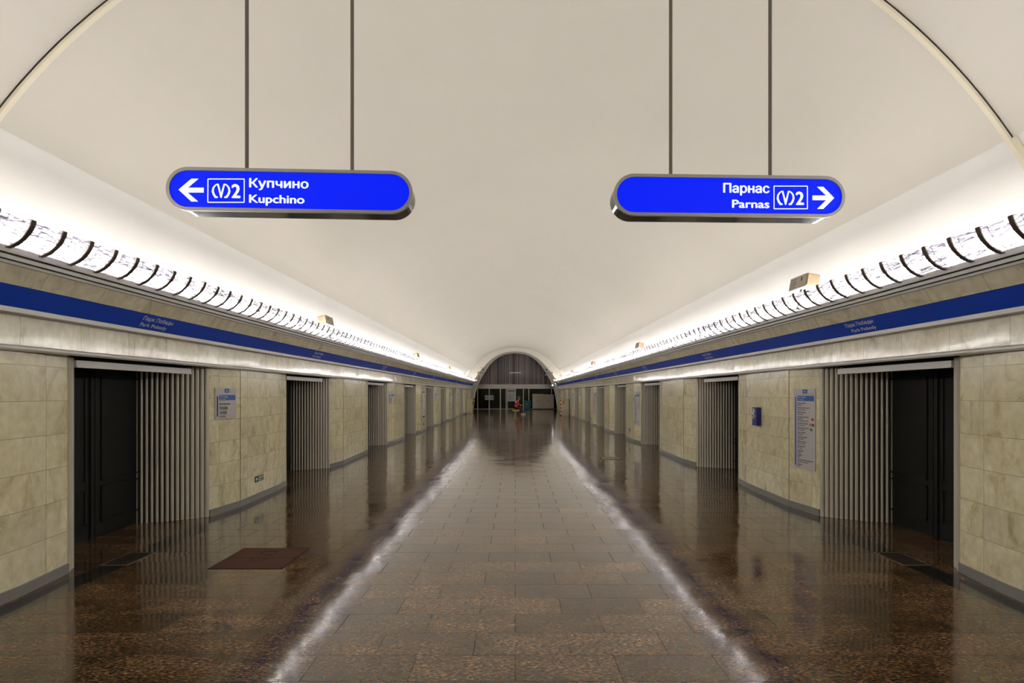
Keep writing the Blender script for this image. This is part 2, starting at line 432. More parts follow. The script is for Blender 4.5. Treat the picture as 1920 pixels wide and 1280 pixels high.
M_rod = paint('bronze_rod', (0.10, 0.085, 0.068), 0.4, metal=0.4, var=0.05)
M_signface = paint('lit_blue_face', (0.0, 0.004, 0.10), 0.6, var=0, spec=0.08, emit=(0.0, 0.010, 0.88), es=SIGN_STRENGTH)
M_signtext = paint('lit_white_text', (0.6, 0.65, 0.75), 0.5, var=0, emit=(0.56, 0.68, 0.88), es=0.75*SIGN_STRENGTH)
M_tube = emitter('tube_glow', TUBE_COLOR, TUBE_STRENGTH)
M_crystal = crystal('crystal_diffuser', 0.68, (0.95, 0.93, 0.97), 0.22)
M_lattice = crystal('crystal_rods', 0.22, (0.12, 0.11, 0.15))
M_light_shield = [crystal('graded_light_shield', v, (0.36, 0.355, 0.355), 0.06) for v in (0.06, 0.20, 0.32, 0.44, 0.57, 0.72, 0.86, 0.58)]  # transparency steps setting how much tube light reaches each part of the vault
M_strap = paint('brown_strap', (0.060, 0.038, 0.026), 0.5, metal=0.2, var=0.15)
M_hatch = paint('brown_floor_plate', (0.066, 0.028, 0.017), 0.75, spec=0.15, var=0.05)
M_brass = paint('old_brass', (0.16, 0.135, 0.075), 0.45, metal=0.5, var=0.15)
M_beige = paint('beige_steel', (0.44, 0.41, 0.32), 0.5, var=0.04)
M_cab = paint('cabinet_beige', (0.52, 0.46, 0.37), 0.5, var=0.04)
M_copper = paint('copper_cap', (0.42, 0.26, 0.16), 0.4, var=0.1)
M_glass = tinted_glass('tinted_glass')
M_tymp = striped('dark_stripe_cladding', ((0.06, 0.048, 0.048), (0.40, 0.34, 0.32)), 13.0, noise=True, rough=0.4)
M_poster = paint('grey_poster', (0.50, 0.50, 0.49), 0.5, var=0.05)
M_teal = paint('teal_plastic', (0.0, 0.105, 0.125), 0.45, var=0.04)
M_yellow = paint('yellow_plastic', (0.55, 0.42, 0.01), 0.45, var=0.03)
M_hazard = striped('hazard_stripe', ((0.02, 0.018, 0.015), (0.62, 0.42, 0.02)), 5.0, axis=2, rot=0.7)
M_redwhite = striped('red_white_stripe', ((0.50, 0.03, 0.02), (0.66, 0.62, 0.58)), 4.0, axis=2)
M_lamp = emitter('round_lamp_glow', (1.0, 0.98, 0.95), 9.0)
M_cream = paint('cream_panel', (0.56, 0.52, 0.40), 0.5, var=0.03)
M_skin = paint('skin', (0.48, 0.27, 0.19), 0.5, var=0.04)
M_jacket = paint('red_jacket', (0.40, 0.010, 0.012), 0.7, var=0.1)
M_trousers = paint('navy_trousers', (0.008, 0.008, 0.028), 0.8, var=0.1)
M_hair = paint('dark_hair', (0.012, 0.008, 0.006), 0.6, var=0.1)
M_shoe = paint('pale_shoe', (0.6, 0.56, 0.5), 0.5, var=0.03)

# ------------------------------------------------------------------ hall layout (left is -X)
Y0, Y1 = -6.0, 49.0
JL = [4.90, 9.42, 14.57, 19.33, 24.0, 28.7, 34.0, 38.8, 43.6]
JR = [4.93, 9.66, 14.86, 19.35, 24.0, 28.4, 33.7, 38.2, 43.0]
DW = 2.02
JAMBS = {-1: JL, 1: JR}
SIDE = {-1: 'left', 1: 'right'}
def facet(side, i):
    """hall-side outline of the pier after door i (i = -1: the near pier)"""
    J = JAMBS[side]
    jn = J[i+1] if i+1 < len(J) else None
    if i < 0:
        return [(3.90, Y0), (3.895, 4.0), (3.905, jn-0.68), (3.985, jn-0.15)]
    e = J[i] + DW
    if jn is None:
        return [(3.97, e), (3.885, e+0.62), (3.90, Y1)]
    return [(3.97, e), (3.885, e+0.62), (3.935, jn-0.58), (3.985, jn-0.15)]

# floor
mb = MB()
fy0, fy1 = Y0, 55.4
mb.add([(-3.62, fy0, 0), (3.62, fy0, 0), (3.62, fy1, 0), (-3.62, fy1, 0)], [(0, 1, 2, 3)], 0)
for s in (-1, 1):
    mb.add([(s*3.62, fy0, 0), (s*3.84, fy0, 0), (s*3.84, fy1, 0), (s*3.62, fy1, 0)], [(0, 1, 2, 3)], 1)
    mb.add([(s*3.84, fy0, 0), (s*5.6, fy0, 0), (s*5.6, fy1, 0), (s*3.84, fy1, 0)], [(0, 1, 2, 3)], 0)
struct(mb.build('floor', [M_floor, M_black]), 'polished brown granite tile floor with black border strips', 'floor')

# vault
VC, VR = 0.8, 5.0
def vault_pt(a, r=VR):
    return (r*math.sin(a), VC + r*math.cos(a))
A_CREASE = math.atan2(4.08, 2.9)
mb = MB()
n = 48
prof = [vault_pt(-A_CREASE + 2*A_CREASE*i/n) for i in range(n+1)]
mb.along_y(prof, Y0, 51.0, 0, closed=False)
for s in (-1, 1):
    lo = math.acos((2.55 - VC)/VR)
    k = 10
    pl = [vault_pt(A_CREASE)] + [vault_pt(A_CREASE + (lo-A_CREASE)*i/k, VR+0.035) for i in range(k+1)]
    mb.along_y([(s*x, z) for x, z in pl], Y0, 51.0, 1, closed=False)
ceil = mb.build('ceiling', [M_vault, M_cove], smooth=False)
for p in ceil.data.polygons: p.use_smooth = False
struct(ceil, 'cream barrel vault ceiling with white lower panels', 'ceiling')

# cover strip across the vault
mb = MB()
lo = math.acos((2.75 - VC)/VR)
K = 80
for (r_in, r_out, ya, yb, mi) in ((VR-0.035, VR+0.03, 0.0, 0.040, 0), (VR-0.010, VR+0.03, -0.0045, -0.0005, 1)):
    ring = []; lim = lo if mi == 0 else A_CREASE
    for i in range(K+1):
        a = -lim + 2*lim*i/K
        x, z = vault_pt(a, r_in); X, Z = vault_pt(a, r_out)
        yy = 4.245 + 0.030*x
        ring.append([(x, yy+ya, z), (x, yy+yb, z), (X, yy+yb, Z), (X, yy+ya, Z)])
    vs = [p for q in ring for p in q]; fs = []
    for i in range(K):
        for k in range(4):
            fs.append((i*4+k, i*4+(k+1) % 4, (i+1)*4+(k+1) % 4, (i+1)*4+k))
    fs += [(0, 1, 2, 3), (K*4, K*4+1, K*4+2, K*4+3)]
    mb.add(vs, fs, mi)
struct(mb.build('trim_1', [M_rib, M_dark]), 'thin ivory cover strip arching across the near vault', 'trim')

# walls, baseboards, mouldings
for s in (-1, 1):
    J = JAMBS[s]
    mb = MB(); bb = MB()
    for i in range(-1, len(J)):
        f = facet(s, i)
        back = 4.95
        poly = [(s*x, y) for x, y in f] + [(s*back, f[-1][1]), (s*back, f[0][1])]
        mb.prism(poly, 0.0, 1.95, 0)
        # brown sealant line down the arris between the two faces of each pier
        if i >= 0:
            x, y = f[1]
            mb.box(s*(x-0.0015), s*(x+0.02), y-0.006, y+0.006, 0.085, 1.93, 2)
        out_ = [(s*(x-0.014), y) for x, y in f]
        bb.prism(out_ + [(s*(x+0.005), y) for x, y in reversed(f)], 0.0, 0.085)
    up = [(3.87, 1.95), (3.87, 2.25), (3.83, 2.262), (3.735, 2.404), (3.718, 2.404), (3.646, 2.531), (3.66, 2.60), (4.60, 2.60), (5.05, 2.2), (4.95, 1.95)]
    mb.along_y([(s*x, z) for x, z in up], Y0, Y1, 1)
    struct(mb.build('wall_'+SIDE[s], [M_pier, M_frieze, M_joint]), SIDE[s]+' hall wall of pale marble piers under a marble frieze', 'wall')
    struct(bb.build('baseboard_'+SIDE[s], M_base), 'grey plinth along the '+SIDE[s]+' marble piers', 'baseboard')
    # silver strip over the doors, lip under the blue band, stepped cornice
    mb = MB()
    mb.along_y([(s*x, z) for x, z in [(3.875, 1.928), (3.848, 1.93), (3.842, 1.945), (3.842, 1.962), (3.856, 1.974), (3.875, 1.974)]], Y0, Y1)
    struct(mb.build('trim_%d' % (2 if s < 0 else 3), M_silver), 'silver moulding over the '+SIDE[s]+' doors', 'trim')
    mb = MB()
    mb.along_y([(s*x, z) for x, z in [(3.875, 2.205), (3.812, 2.208), (3.802, 2.216), (3.800, 2.2535), (3.875, 2.2535)]], Y0, 47.5)
    struct(mb.build('trim_%d' % (4 if s < 0 else 5), M_silver), 'silver lip under the '+SIDE[s]+' blue band', 'trim')
    mb = MB()
    for pr in ([(3.648, 2.532), (3.628, 2.532), (3.622, 2.551), (3.66, 2.551)],
               [(3.650, 2.562), (3.616, 2.562), (3.612, 2.590), (3.66, 2.590)],
               [(3.650, 2.602), (3.600, 2.602), (3.598, 2.614), (3.606, 2.652), (3.66, 2.652), (4.62, 2.652), (4.62, 2.602)]):
        mb.along_y([(s*x, z) for x, z in pr], Y0, Y1, 0)
    mb.along_y([(s*x, z) for x, z in [(3.643, 2.54), (3.645, 2.61), (3.70, 2.61), (3.70, 2.54)]], Y0, Y1, 1)
    struct(mb.build('trim_%d' % (6 if s < 0 else 7), [M_cornice, M_dark]), 'stepped silver cornice under the '+SIDE[s]+' cove light', 'trim')

# unseen wall added behind the viewpoint to enclose and bounce the light
mb = MB(); mb.box(-5.3, 5.3, Y0-0.1, Y0, 0, 6.0)
struct(mb.build('wall_back', M_frieze), 'unseen plain marble wall added to enclose the light at the near end', 'wall')

# ------------------------------------------------------------------ lift doors
def make_door(s):
    root = bpy.data.objects.new('door_1', None); COL.objects.link(root)
    # leaves with raised panels
    for k, (a, b) in enumerate(((0.0, 0.985), (0.995, 1.98))):
        m = MB()
        m.box(s*4.66, s*4.70, a, b, 0.0, 1.90)
        pa, pb = a+0.10, b-0.10
        for z0, z1 in ((0.16, 0.56), (0.62, 1.78)):
            # raised moulding frame
            m.box(s*4.648, s*4.66, pa, pb, z1-0.02, z1); m.box(s*4.648, s*4.66, pa, pb, z0, z0+0.02)
            m.box(s*4.648, s*4.66, pa, pa+0.02, z0, z1); m.box(s*4.648, s*4.66, pb-0.02, pb, z0, z1)
        m.box(s*4.642, s*4.66, b-0.05 if k == 0 else a, b if k == 0 else a+0.05, 0.0, 1.90)
        m.build('door_leaf', M_leaf, root)
    # near jamb: two-step aluminium post
    m = MB()
    m.prism([(s*x, y) for x, y in [(3.975, -0.152), (4.012, -0.085), (4.03, -0.085), (4.03, -0.152)]], 0.0, 1.925)
    m.prism([(s*x, y) for x, y in [(4.020, -0.080), (4.050, -0.004), (4.14, -0.004), (4.14, -0.080)]], 0.0, 1.925)
    j = m.build('door_jamb', M_flute, root); j['label'] = 'grey metal door jamb'
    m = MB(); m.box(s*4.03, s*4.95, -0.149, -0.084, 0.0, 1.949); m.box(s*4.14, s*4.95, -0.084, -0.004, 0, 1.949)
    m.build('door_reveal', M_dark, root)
    m = MB(); m.box(s*4.030, s*4.075, 0.0, 1.735, 1.837, 1.904); m.box(s*4.022, s*4.03, 0.0, 1.735, 1.837, 1.846)
    h = m.build('door_header', M_silver, root); h['label'] = 'silver door header bar'
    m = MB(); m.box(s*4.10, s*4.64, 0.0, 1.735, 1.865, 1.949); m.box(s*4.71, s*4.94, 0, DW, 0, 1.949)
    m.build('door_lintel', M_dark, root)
    # fluted curved casing at the far side
    path = [(4.645, 1.66), (4.545, 1.695), (4.445, 1.735), (4.335, 1.785), (4.225, 1.845), (4.115, 1.915), (3.972, DW)]
    L = [0.0]
    for a, b in zip(path, path[1:]): L.append(L[-1] + math.dist(a, b))
    def at(d):
        d = min(max(d, 0), L[-1])
        for i in range(len(path)-1):
            if d <= L[i+1] + 1e-9:
                t = (d-L[i])/(L[i+1]-L[i])
                return (path[i][0]+(path[i+1][0]-path[i][0])*t, path[i][1]+(path[i+1][1]-path[i][1])*t), (path[i+1][0]-path[i][0], path[i+1][1]-path[i][1])
    nf = 14; fl = []
    for k in range(nf):
        g = 0.50 - 0.36*k/(nf-1)          # the gaps close up towards the hall
        for t, off in ((0.0, 0.0), (0.03, -0.034), (g-0.03, -0.034), (g, 0.0), (g+(1-g)*0.2, 0.007), (g+(1-g)*0.5, 0.010), (g+(1-g)*0.8, 0.007)):
            p, d = at((k+t)/nf*L[-1])
            ll = math.hypot(*d); nx, ny = d[1]/ll, -d[0]/ll     # towards the near/hall side
            if nx > 0: nx, ny = -nx, -ny
            fl.append((p[0]+nx*off, p[1]+ny*off))
    fl.append(path[-1])
    poly = fl + [(4.95, DW), (4.95, 1.66)]
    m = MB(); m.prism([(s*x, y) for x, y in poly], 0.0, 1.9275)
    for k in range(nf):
        for q in (0, 1, 2): m.m[k*7+q] = 1  # floor and sides of each groove coloured dark brown
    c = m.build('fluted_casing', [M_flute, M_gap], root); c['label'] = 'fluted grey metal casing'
    return root
dn = 1
for s in (-1, 1):
    proto = make_door(s)
    for i, y in enumerate(JAMBS[s]):
        d = proto if i == 0 else copy_tree(proto)
        d.name = 'door_%d' % dn; dn += 1
        d.location = (0, y, 0)
        struct(d, ('%s door of the %s wall counted from the camera, black leaves beside fluted casing' % (['first', 'second', 'third', 'fourth', 'fifth', 'sixth', 'seventh', 'eighth', 'ninth'][i], SIDE[s])), 'door')

# ------------------------------------------------------------------ blue station name bands
for s in (-1, 1):
    t = thing('station_name_band', 'long blue band with white station names along the %s wall' % SIDE[s], 'sign', (s*3.80, 0, 2.255))
    m = MB()
    ox, oz = s*3.80, 2.255
    m.along_y([(s*x-ox, z-oz) for x, z in [(3.800, 2.2555), (3.717, 2.401), (3.728, 2.403), (3.825, 2.2605)]], Y0, 47.4)
    m.build('band', M_blue, t)
    up = Vector((s*(3.717-3.80), 0, 2.401-2.2555)); ul = up.length; up.normalize()
    r = Vector((0, -s, 0)); nrm = r.cross(up)
    names_y = [5.62, 10.2, 15.35, 19.9, 24.7, 29.4, 34.6, 39.4] if s < 0 else [5.83, 10.45, 15.5, 20.0, 24.7, 29.3, 34.5, 39.2]
    for y in names_y:
        T = plane_T((0, y, 0.0005), r, up, nrm)
        m = MB()
        if s < 0:
            m.text('Парк Победы', 0.062, T, 0.002, 'LEFT', a=-0.25, b=0.098, fit=0.46, bold=0.006)
            m.build('lettering', M_white, t); m = MB()
            m.text('Park Pobedy', 0.056, T, 0.002, 'LEFT', a=-0.25, b=0.030, fit=0.40, bold=0.006)
        else:
            m.text('Парк Победы', 0.062, T, 0.002, 'RIGHT', a=0.25, b=0.098, fit=0.46, bold=0.006)
            m.build('lettering', M_white, t); m = MB()
            m.text('Park Pobedy', 0.056, T, 0.002, 'RIGHT', a=0.25, b=0.030, fit=0.40, bold=0.006)
        m.build('lettering', M_white, t)

# ------------------------------------------------------------------ cove lights
CX, CZ, CR = 3.665, 2.885, 0.25
def arc_pt(th, r=CR):      # th: 0 = straight down, 90 = towards the hall
    return (CX - r*math.sin(th), CZ - r*math.cos(th))
TH1 = math.radians(74)
PITCH = 0.262
for s in (-1, 1):
    t = thing('cove_light', 'long cove light of lit crystal rods with brown straps above the %s wall' % SIDE[s], 'light', (s*CX, 0, 2.652))
    ox, oz = s*CX, 2.652
    cy0, cy1 = -1.5, 48.6
    # clear crystal sheet
    m = MB()
    m.along_y([(s*x-ox, z-oz) for x, z in [arc_pt(TH1*i/10, CR-0.012) for i in range(11)]], cy0, cy1, closed=False)
    m.build('diffuser', M_crystal, t, smooth=True)
    # lattice of crossing rods
    m = MB(); rnd = random.Random(3+s)
    nb = int((cy1-cy0)/PITCH)
    def q(th, y, dr=0.0):
        x, z = arc_pt(th, CR+dr); return Vector((s*x-ox, y, z-oz))
    for b in range(nb):
        ya = cy0 + b*PITCH; ym = ya + PITCH/2; yb = ya + PITCH
        far = ya > 26
        for (p, w) in ((ya, ym), (ym, yb)):
            nn_ = 5 if far else 9
            for k in range(nn_):
                for d in (-1, 1):
                    t0 = (k + rnd.uniform(0.1, 0.9))/nn_*TH1
                    t1 = min(max(t0 + d*rnd.uniform(0.03, 0.16), 0.02), TH1)
                    wd = rnd.uniform(0.006, 0.014) if rnd.random() < 0.8 else 0.026
                    A, B = q(t0, p, -0.006), q(t1, w, -0.006)
                    A2, B2 = q(min(t0+wd/CR, TH1), p, 0.0), q(min(t1+wd/CR, TH1), w, 0.0)
                    m.add([A, B, B2, A2], [(0, 1, 2, 3)])
        # pale cross rib between the straps
        ribp = [q(TH1*i/6, ym-0.006, 0.002) for i in range(7)] + [q(TH1*i/6, ym+0.006, 0.002) for i in range(7)]
        m.add(ribp, [(i, i+1, 7+i+1, 7+i) for i in range(6)])
    tag(m.build('crystal_rods', M_lattice, t), kind='stuff')
    # straps
    def strap_mesh(mm, y):
        ns = 12; w = 0.019; vs = []
        ths = [-0.10 + (TH1+0.13)*i/ns for i in range(ns+1)]
        for th in ths:
            for dr, dy in ((0.004, -w), (0.004, w), (0.012, w), (0.012, -w)):
                x, z = arc_pt(th, CR+dr); vs.append((s*x-ox, y+dy, z-oz))
        fs = []
        for i in range(ns):
            for k in range(4): fs.append((i*4+k, i*4+(k+1) % 4, (i+1)*4+(k+1) % 4, (i+1)*4+k))
        fs += [(0, 1, 2, 3), tuple(ns*4+k for k in range(4))]
        mm.add(vs, fs)
        # hook over the top
        x, z = arc_pt(TH1+0.03, CR+0.010); mm.box(s*x-ox, s*(x+0.03)-ox, y-w, y+w, z-oz, z-oz+0.006)
    m = MB(); strap_mesh(m, 0.0); sm = m.mesh('strap', [M_strap])
    phase = 3.785 if s < 0 else 3.94
    ys = [phase + PITCH*k for k in range(-20, 175) if -1.4 < phase+PITCH*k < 48.5]
    ys.sort(key=lambda v: (v < 3.3, v))
    for y in ys[:100]:
        o = bpy.data.objects.new('strap', sm); COL.objects.link(o); o.parent = t; o.location = (0, y, 0)
    m = MB()
    for y in ys[100:]: strap_mesh(m, y)
    tag(m.build('strap_run', M_strap, t), kind='stuff')
    # tubes standing in the trough
    m = MB(); m.tube([(0, 0, 0), (0, 1.36, 0)], 0.03, 12); tm = m.mesh('tube', [M_tube], True)
    y = Y0 + 0.1
    while y < 47.4:
        o = bpy.data.objects.new('tube', tm); COL.objects.link(o); o.parent = t; o.location = (s*3.740-ox, y, 2.780-oz)
        y += 1.52
    m = MB()
    y = Y0 + 0.1
    while y < 47.4:
        for yy in (y-0.06, y+1.37): m.box(s*3.715-ox, s*3.775-ox, yy, yy+0.05, 0.0, 0.16)
        y += 1.52
    m.build('tube_holders', M_greymetal, t)
    m = MB()  # shield added around the tubes, graded to dim and even light on the vault
    cuts = [-35, 0, 32, 52, 73, 84, 95, 104, 114, 124, 135]
    for k, (a0, a1) in enumerate(zip(cuts, cuts[1:])):
        m.along_y([(s*(3.745 + 0.15*math.cos(math.radians(a)))-ox, 2.776 + 0.15*math.sin(math.radians(a))-oz) for a in (a0, (a0+a1)/2, a1)], Y0+0.05, 48.2, (7, 7, 1, 0, 1, 2, 3, 4, 5, 6)[k], closed=False)
    m.build('added_light_shield', M_light_shield, t, smooth=True)

# ------------------------------------------------------------------ hanging direction signs
def stadium(L, H, n=20):
    r = H/2; p = []
    for i in range(n+1):
        a = math.pi/2 - math.pi*i/n; p.append((L/2-r+r*math.cos(a), r*math.sin(a)))
    for i in range(n+1):
        a = -math.pi/2 - math.pi*i/n; p.append((-L/2+r+r*math.cos(a), r*math.sin(a)))
    return p
def ring_plate(m, outer, inner, T, t0, t1, mi=0):
    n = len(outer)
    vs = [T(a, b, t0) for a, b in outer] + [T(a, b, t0) for a, b in inner] + [T(a, b, t1) for a, b in outer] + [T(a, b, t1) for a, b in inner]
    fs = []
    for i in range(n):
        j = (i+1) % n
        fs += [(i, j, n+j, n+i), (2*n+i, 2*n+j, 3*n+j, 3*n+i), (i, j, 2*n+j, 2*n+i), (n+i, n+j, 3*n+j, 3*n+i)]
    m.add(vs, fs, mi)
def make_sign(label, cx, cy, depth, slope, yaw, yscale, zoom, x0, z, arrow, boxr, logo_dx, logo_dy, texts, rods):
    k = depth/1000.0
    X, Z = (cx-966)*k, EYE + (737-cy)*k
    root = thing('direction_sign', label, 'sign', (X, depth, Z), yaw, None)
    root.rotation_euler = (0, math.radians(yscale), yaw)
    T = lambda a, b, c=0.0: Vector((a, -c, b))           # c positive = towards the viewer
    L, H = 2.05, 0.363
    out_, inn = stadium(L, H), stadium(L-0.054, H-0.054)
    m = MB(); ring_plate(m, out_, inn, T, -0.015, 0.012); m.build('frame', M_frame, root)
    m = MB(); m.plate(stadium(L-0.012, H-0.012), T, -0.18, -0.016); m.build('housing', M_bronze, root)
    m = MB(); m.plate(stadium(L-0.05, H-0.05), T, -0.0155, 0.0); m.build('face', M_signface, root)
    def P(px, py):
        px, py = x0 + px/zoom, z + py/zoom
        dx, dy = px-cx, py-cy
        return (dx*k, -(dy - slope*dx)*k)
    m = MB(); m.plate([P(*p) for p in arrow], T, 0.0, 0.002); m.build('arrow', M_signtext, root)
    m = MB()
    (bx0, by0), (bx1, by1) = boxr; w = 6.5/zoom*k
    for a, b in (((bx0, by0), (bx1, by0)), ((bx0, by1), (bx1, by1)), ((bx0, by0), (bx0, by1)), ((bx1, by0), (bx1, by1))):
        m.stroke([P(*a), P(*b)], w, T, 0.0, 0.002)
    def lp(pts): return [P(a*zoom/3.84+logo_dx, b*zoom/3.84+logo_dy) for a, b in pts]
    arcL = [(414, 268), (399, 250), (390, 226), (394, 201), (407, 183), (424, 173)]
    arcR = [(898-a, b) for a, b in arcL]
    lw = [13, 15, 14, 12, 10, 8]
    for arc in (arcL, arcR): m.stroke(lp(arc), [q_/3.84*k for q_ in lw], T, 0.0, 0.002)
    m.plate(lp([(398, 262), (426, 262), (426, 273), (406, 273)]), T, 0.0, 0.0021)
    m.plate(lp([(500, 262), (472, 262), (472, 273), (492, 273)]), T, 0.0, 0.0021)
    m.plate(lp([(420, 170), (432, 172), (449, 238), (466, 172), (478, 170), (453, 272), (445, 272)]), T, 0.0, 0.0022)
    a, b = lp([(527, 271)])[0]
    m.text('2', 0.162, T, 0.0022, 'LEFT', a=a, b=b, fit=0.064, bold=0.035)
    m.build('line_emblem', M_signtext, root)
    for body, (tx, ty), wpx, cap, al in texts:
        a, b = P(tx, ty); m = MB()
        m.text(body, cap/zoom*k/0.727, T, 0.0022, al, a=a, b=b, fit=wpx/zoom*k, bold=0.036)
        m.build('lettering', M_signtext, root)
    for rx in rods:
        rxm = (rx-966)*k; lx = rxm - X
        top = VC + math.sqrt(VR**2 - rxm**2) - Z
        m = MB()
        lz = H/2 - 0.012
        m.tube([(lx, 0.08, lz), (lx, 0.08, top+0.02)], 0.0155, 12)
        m.tube([(lx, 0.08, lz), (lx, 0.08, lz+0.03)], 0.024, 12)
        o = m.build('rod', M_rod, root, smooth=False)
        o.matrix_parent_inverse = Matrix.Rotation(-math.radians(yscale), 4, 'Y')
    return root
make_sign('blue lit hanging sign with left arrow reading Купчино Kupchino', 544.8, 357.7, 4.5, 0.0185, 0.033, 0.35, 3.84, 300, 300,
          [(150, 213), (240, 135), (290, 135), (216, 199), (327, 199), (327, 234), (214, 234), (288, 298), (240, 298)],
          ((356, 137), (612, 304)), 0, 0,
          [('Купчино', (650, 196), 416, 64, 'LEFT'), ('Kupchino', (650, 306), 388, 60, 'LEFT')], (456.0, 654.5))
make_sign('blue lit hanging sign with right arrow reading Парнас Parnas', 1368.4, 367.3, 4.67, 0.0105, 0.033, -0.10, 4.0, 1130, 300,
          [(1752, 285), (1668, 200), (1620, 200), (1690, 266), (1585, 266), (1585, 301), (1690, 301), (1620, 367), (1668, 367)],
          ((1290, 195), (1546, 366)), 1283-355*4/3.84-2, 193-135*4/3.84,
          [('Парнас', (1253, 247), 348, 70, 'RIGHT'), ('Parnas', (1252, 360), 280, 62, 'RIGHT')], (1262.0, 1454.0))

# ------------------------------------------------------------------ boards on the piers
NORTH = [('Электросила', 'Elektrosila'), ('Московские ворота', 'Moskovskie vorota'), ('Фрунзенская', 'Frunzenskaya'),
         ('Технологический', 'институт', 'Tekhnologichesky institut'), ('Сенная площадь', 'Sennaya ploschad'), ('Невский проспект', 'Nevsky prospekt'),
         ('Горьковская', 'Gorkovskaya'), ('Петроградская', 'Petrogradskaya'), ('Чёрная речка', 'Chyornaya rechka'), ('Пионерская', 'Pionerskaya'),
         ('Удельная', 'Udelnaya'), ('Озерки', 'Ozerki'), ('Проспект Просвещения', 'Prospekt Prosvescheniya'), ('Парнас', 'Parnas')]
SOUTH = [('Московская', 'Moskovskaya'), ('Звёздная', 'Zvyozdnaya'), ('Купчино', 'Kupchino')]
def facet_frame(s, i, seg, t, z):
    f = facet(s, i); a, b = f[seg], f[seg+1]
    a, b = Vector((s*a[0], a[1], 0)), Vector((s*b[0], b[1], 0))
    d = (b-a).normalized()
    p = a + (b-a)*t; p.z = z
    r = d if s < 0 else -d
    u = Vector((0, 0, 1)); nrm = r.cross(u)*-1
    if nrm.x*s > 0: nrm = -nrm
    return p, r, u, nrm
def local_board(name, label, cat, s, i, seg, t, z, group=None):
    p, r, u, nrm = facet_frame(s, i, seg, t, z)
    root = thing(name, label, cat, tuple(p + nrm*0.001), 0, group)
    root.rotation_euler = (0, 0, math.atan2(r.y, r.x))
    # local: +X along reading direction, -Y out of the wall
    T = lambda a, b, c=0.0: Vector((a, -c, b))
    return root, T
def station_board(label, s, i, seg, t, ztop, w, h, stations, marks=()):
    root, T = local_board('station_list_board', label, 'sign', s, i, seg, t, ztop-h)
    m = MB(); m.plate([(-w/2, 0), (w/2, 0), (w/2, h-0.078), (-w/2, h-0.078)], T, 0, 0.012)
    m.plate([(-w/2, h-0.074), (w/2, h-0.074), (w/2, h), (-w/2, h)], T, 0, 0.012)
    m.build('panel', M_board, root)
    m = MB(); m.plate([(-w*0.065, h-0.062), (w*0.15, h-0.062), (w*0.15, h-0.008), (-w*0.065, h-0.008)], T, 0.012, 0.0135); e = m.build('emblem', M_bblue, root)
    m = MB(); m.plate([(-w/2+0.075, h-0.165), (w/2-0.02, h-0.165), (w/2-0.02, h-0.095), (-w/2+0.075, h-0.095)], T, 0.012, 0.0135); m.build('heading', M_bblue, root)
    m = MB(); m.plate([(-w/2+0.028, 0.03), (-w/2+0.052, 0.03), (-w/2+0.052, h-0.11), (-w/2+0.028, h-0.11)], T, 0.012, 0.0135); m.build('line_bar', M_bdark if len(stations) < 5 else M_bblue, root)
    m = MB(); m.text('Парк Победы', 0.026, T, 0.0142, a=-w/2+0.085, b=h-0.125, fit=0.16); m.text('Park Pobedy', 0.020, T, 0.0142, a=-w/2+0.085, b=h-0.155, fit=0.12)
    m.build('heading_lettering', M_white, root)
    m = MB(); m.text('М2', 0.030, T, 0.0142, a=w*0.0425, b=h-0.047, align='CENTER'); m.build('emblem_lettering', M_white, root)
    m = MB(); n = len(stations); top = h-0.225 if n < 5 else h-0.205
    lines = sum(len(st) for st in stations)
    if n < 5:
        pitch = (top-0.02)/(n-0.35); y = top
        for st in stations:
            m.text(st[0], 0.036, T, 0.0128, a=-w/2+0.08, b=y, bold=0.02)
            m.text(st[1], 0.030, T, 0.0128, a=-w/2+0.08, b=y-0.038, bold=0.02)
            m.build('station_name', M_ink, root); m = MB()
            y -= pitch
    else:
        gap = 0.0125; lh = (top-0.02-gap*(n-1))/(lines-1); y = top
        for q, st in enumerate(stations):
            for kx, ln_ in enumerate(st):
                cyr = kx < len(st)-1
                m.text(ln_, lh*(1.06 if cyr else 0.86), T, 0.0128, a=-w/2+0.08, b=y, bold=0.02)
                y -= lh
            y -= gap
            m.build('station_name', M_ink, root); m = MB()
    if marks:
        # interchange markers: red, orange + violet, green
        ys_ = {}; y = top
        for q, st in enumerate(stations): ys_[q] = y; y -= lh*len(st) + gap
        for q, dx, mt in ((3, 0.165, M_red), (4, 0.125, M_orange), (4, 0.175, M_violet), (5, 0.14, M_green)):
            zz = ys_[q] - (0.035 if q == 3 else 0.022)
            m = MB(); m.plate([(dx-0.02, zz), (dx+0.022, zz), (dx+0.022, zz+0.034), (dx-0.02, zz+0.034)], T, 0.012, 0.0135); m.build('line_marker', mt, root)
    return root
sb = 'short white board listing three stations on '
station_board(sb+'the pier nearest the camera on the left', -1, 0, 0, 0.49, 1.67, 0.42, 0.41, SOUTH)
station_board(sb+'the third left pier, beyond the exit sign', -1, 2, 0, 0.50, 1.67, 0.42, 0.41, SOUTH)
station_board(sb+'the fifth left pier, past the tall grey map', -1, 4, 0, 0.50, 1.67, 0.42, 0.41, SOUTH)
station_board(sb+'the seventh left pier, past the grey poster', -1, 6, 0, 0.50, 1.67, 0.42, 0.41, SOUTH)
tb = 'tall white board with a long station list '
station_board(tb+'beside the blue telephone box', 1, 0, 0, 0.46, 1.66, 0.43, 1.085, NORTH, (3, 4, 5))
station_board(tb+'on the third right pier from the camera', 1, 2, 0, 0.50, 1.66, 0.43, 1.085, NORTH, (3, 4, 5))
station_board(tb+'on the fifth right pier from the camera', 1, 4, 0, 0.50, 1.66, 0.43, 1.085, NORTH, (3, 4, 5))
station_board(tb+'on the seventh right pier', 1, 6, 0, 0.50, 1.66, 0.43, 1.085, NORTH, (3, 4, 5))

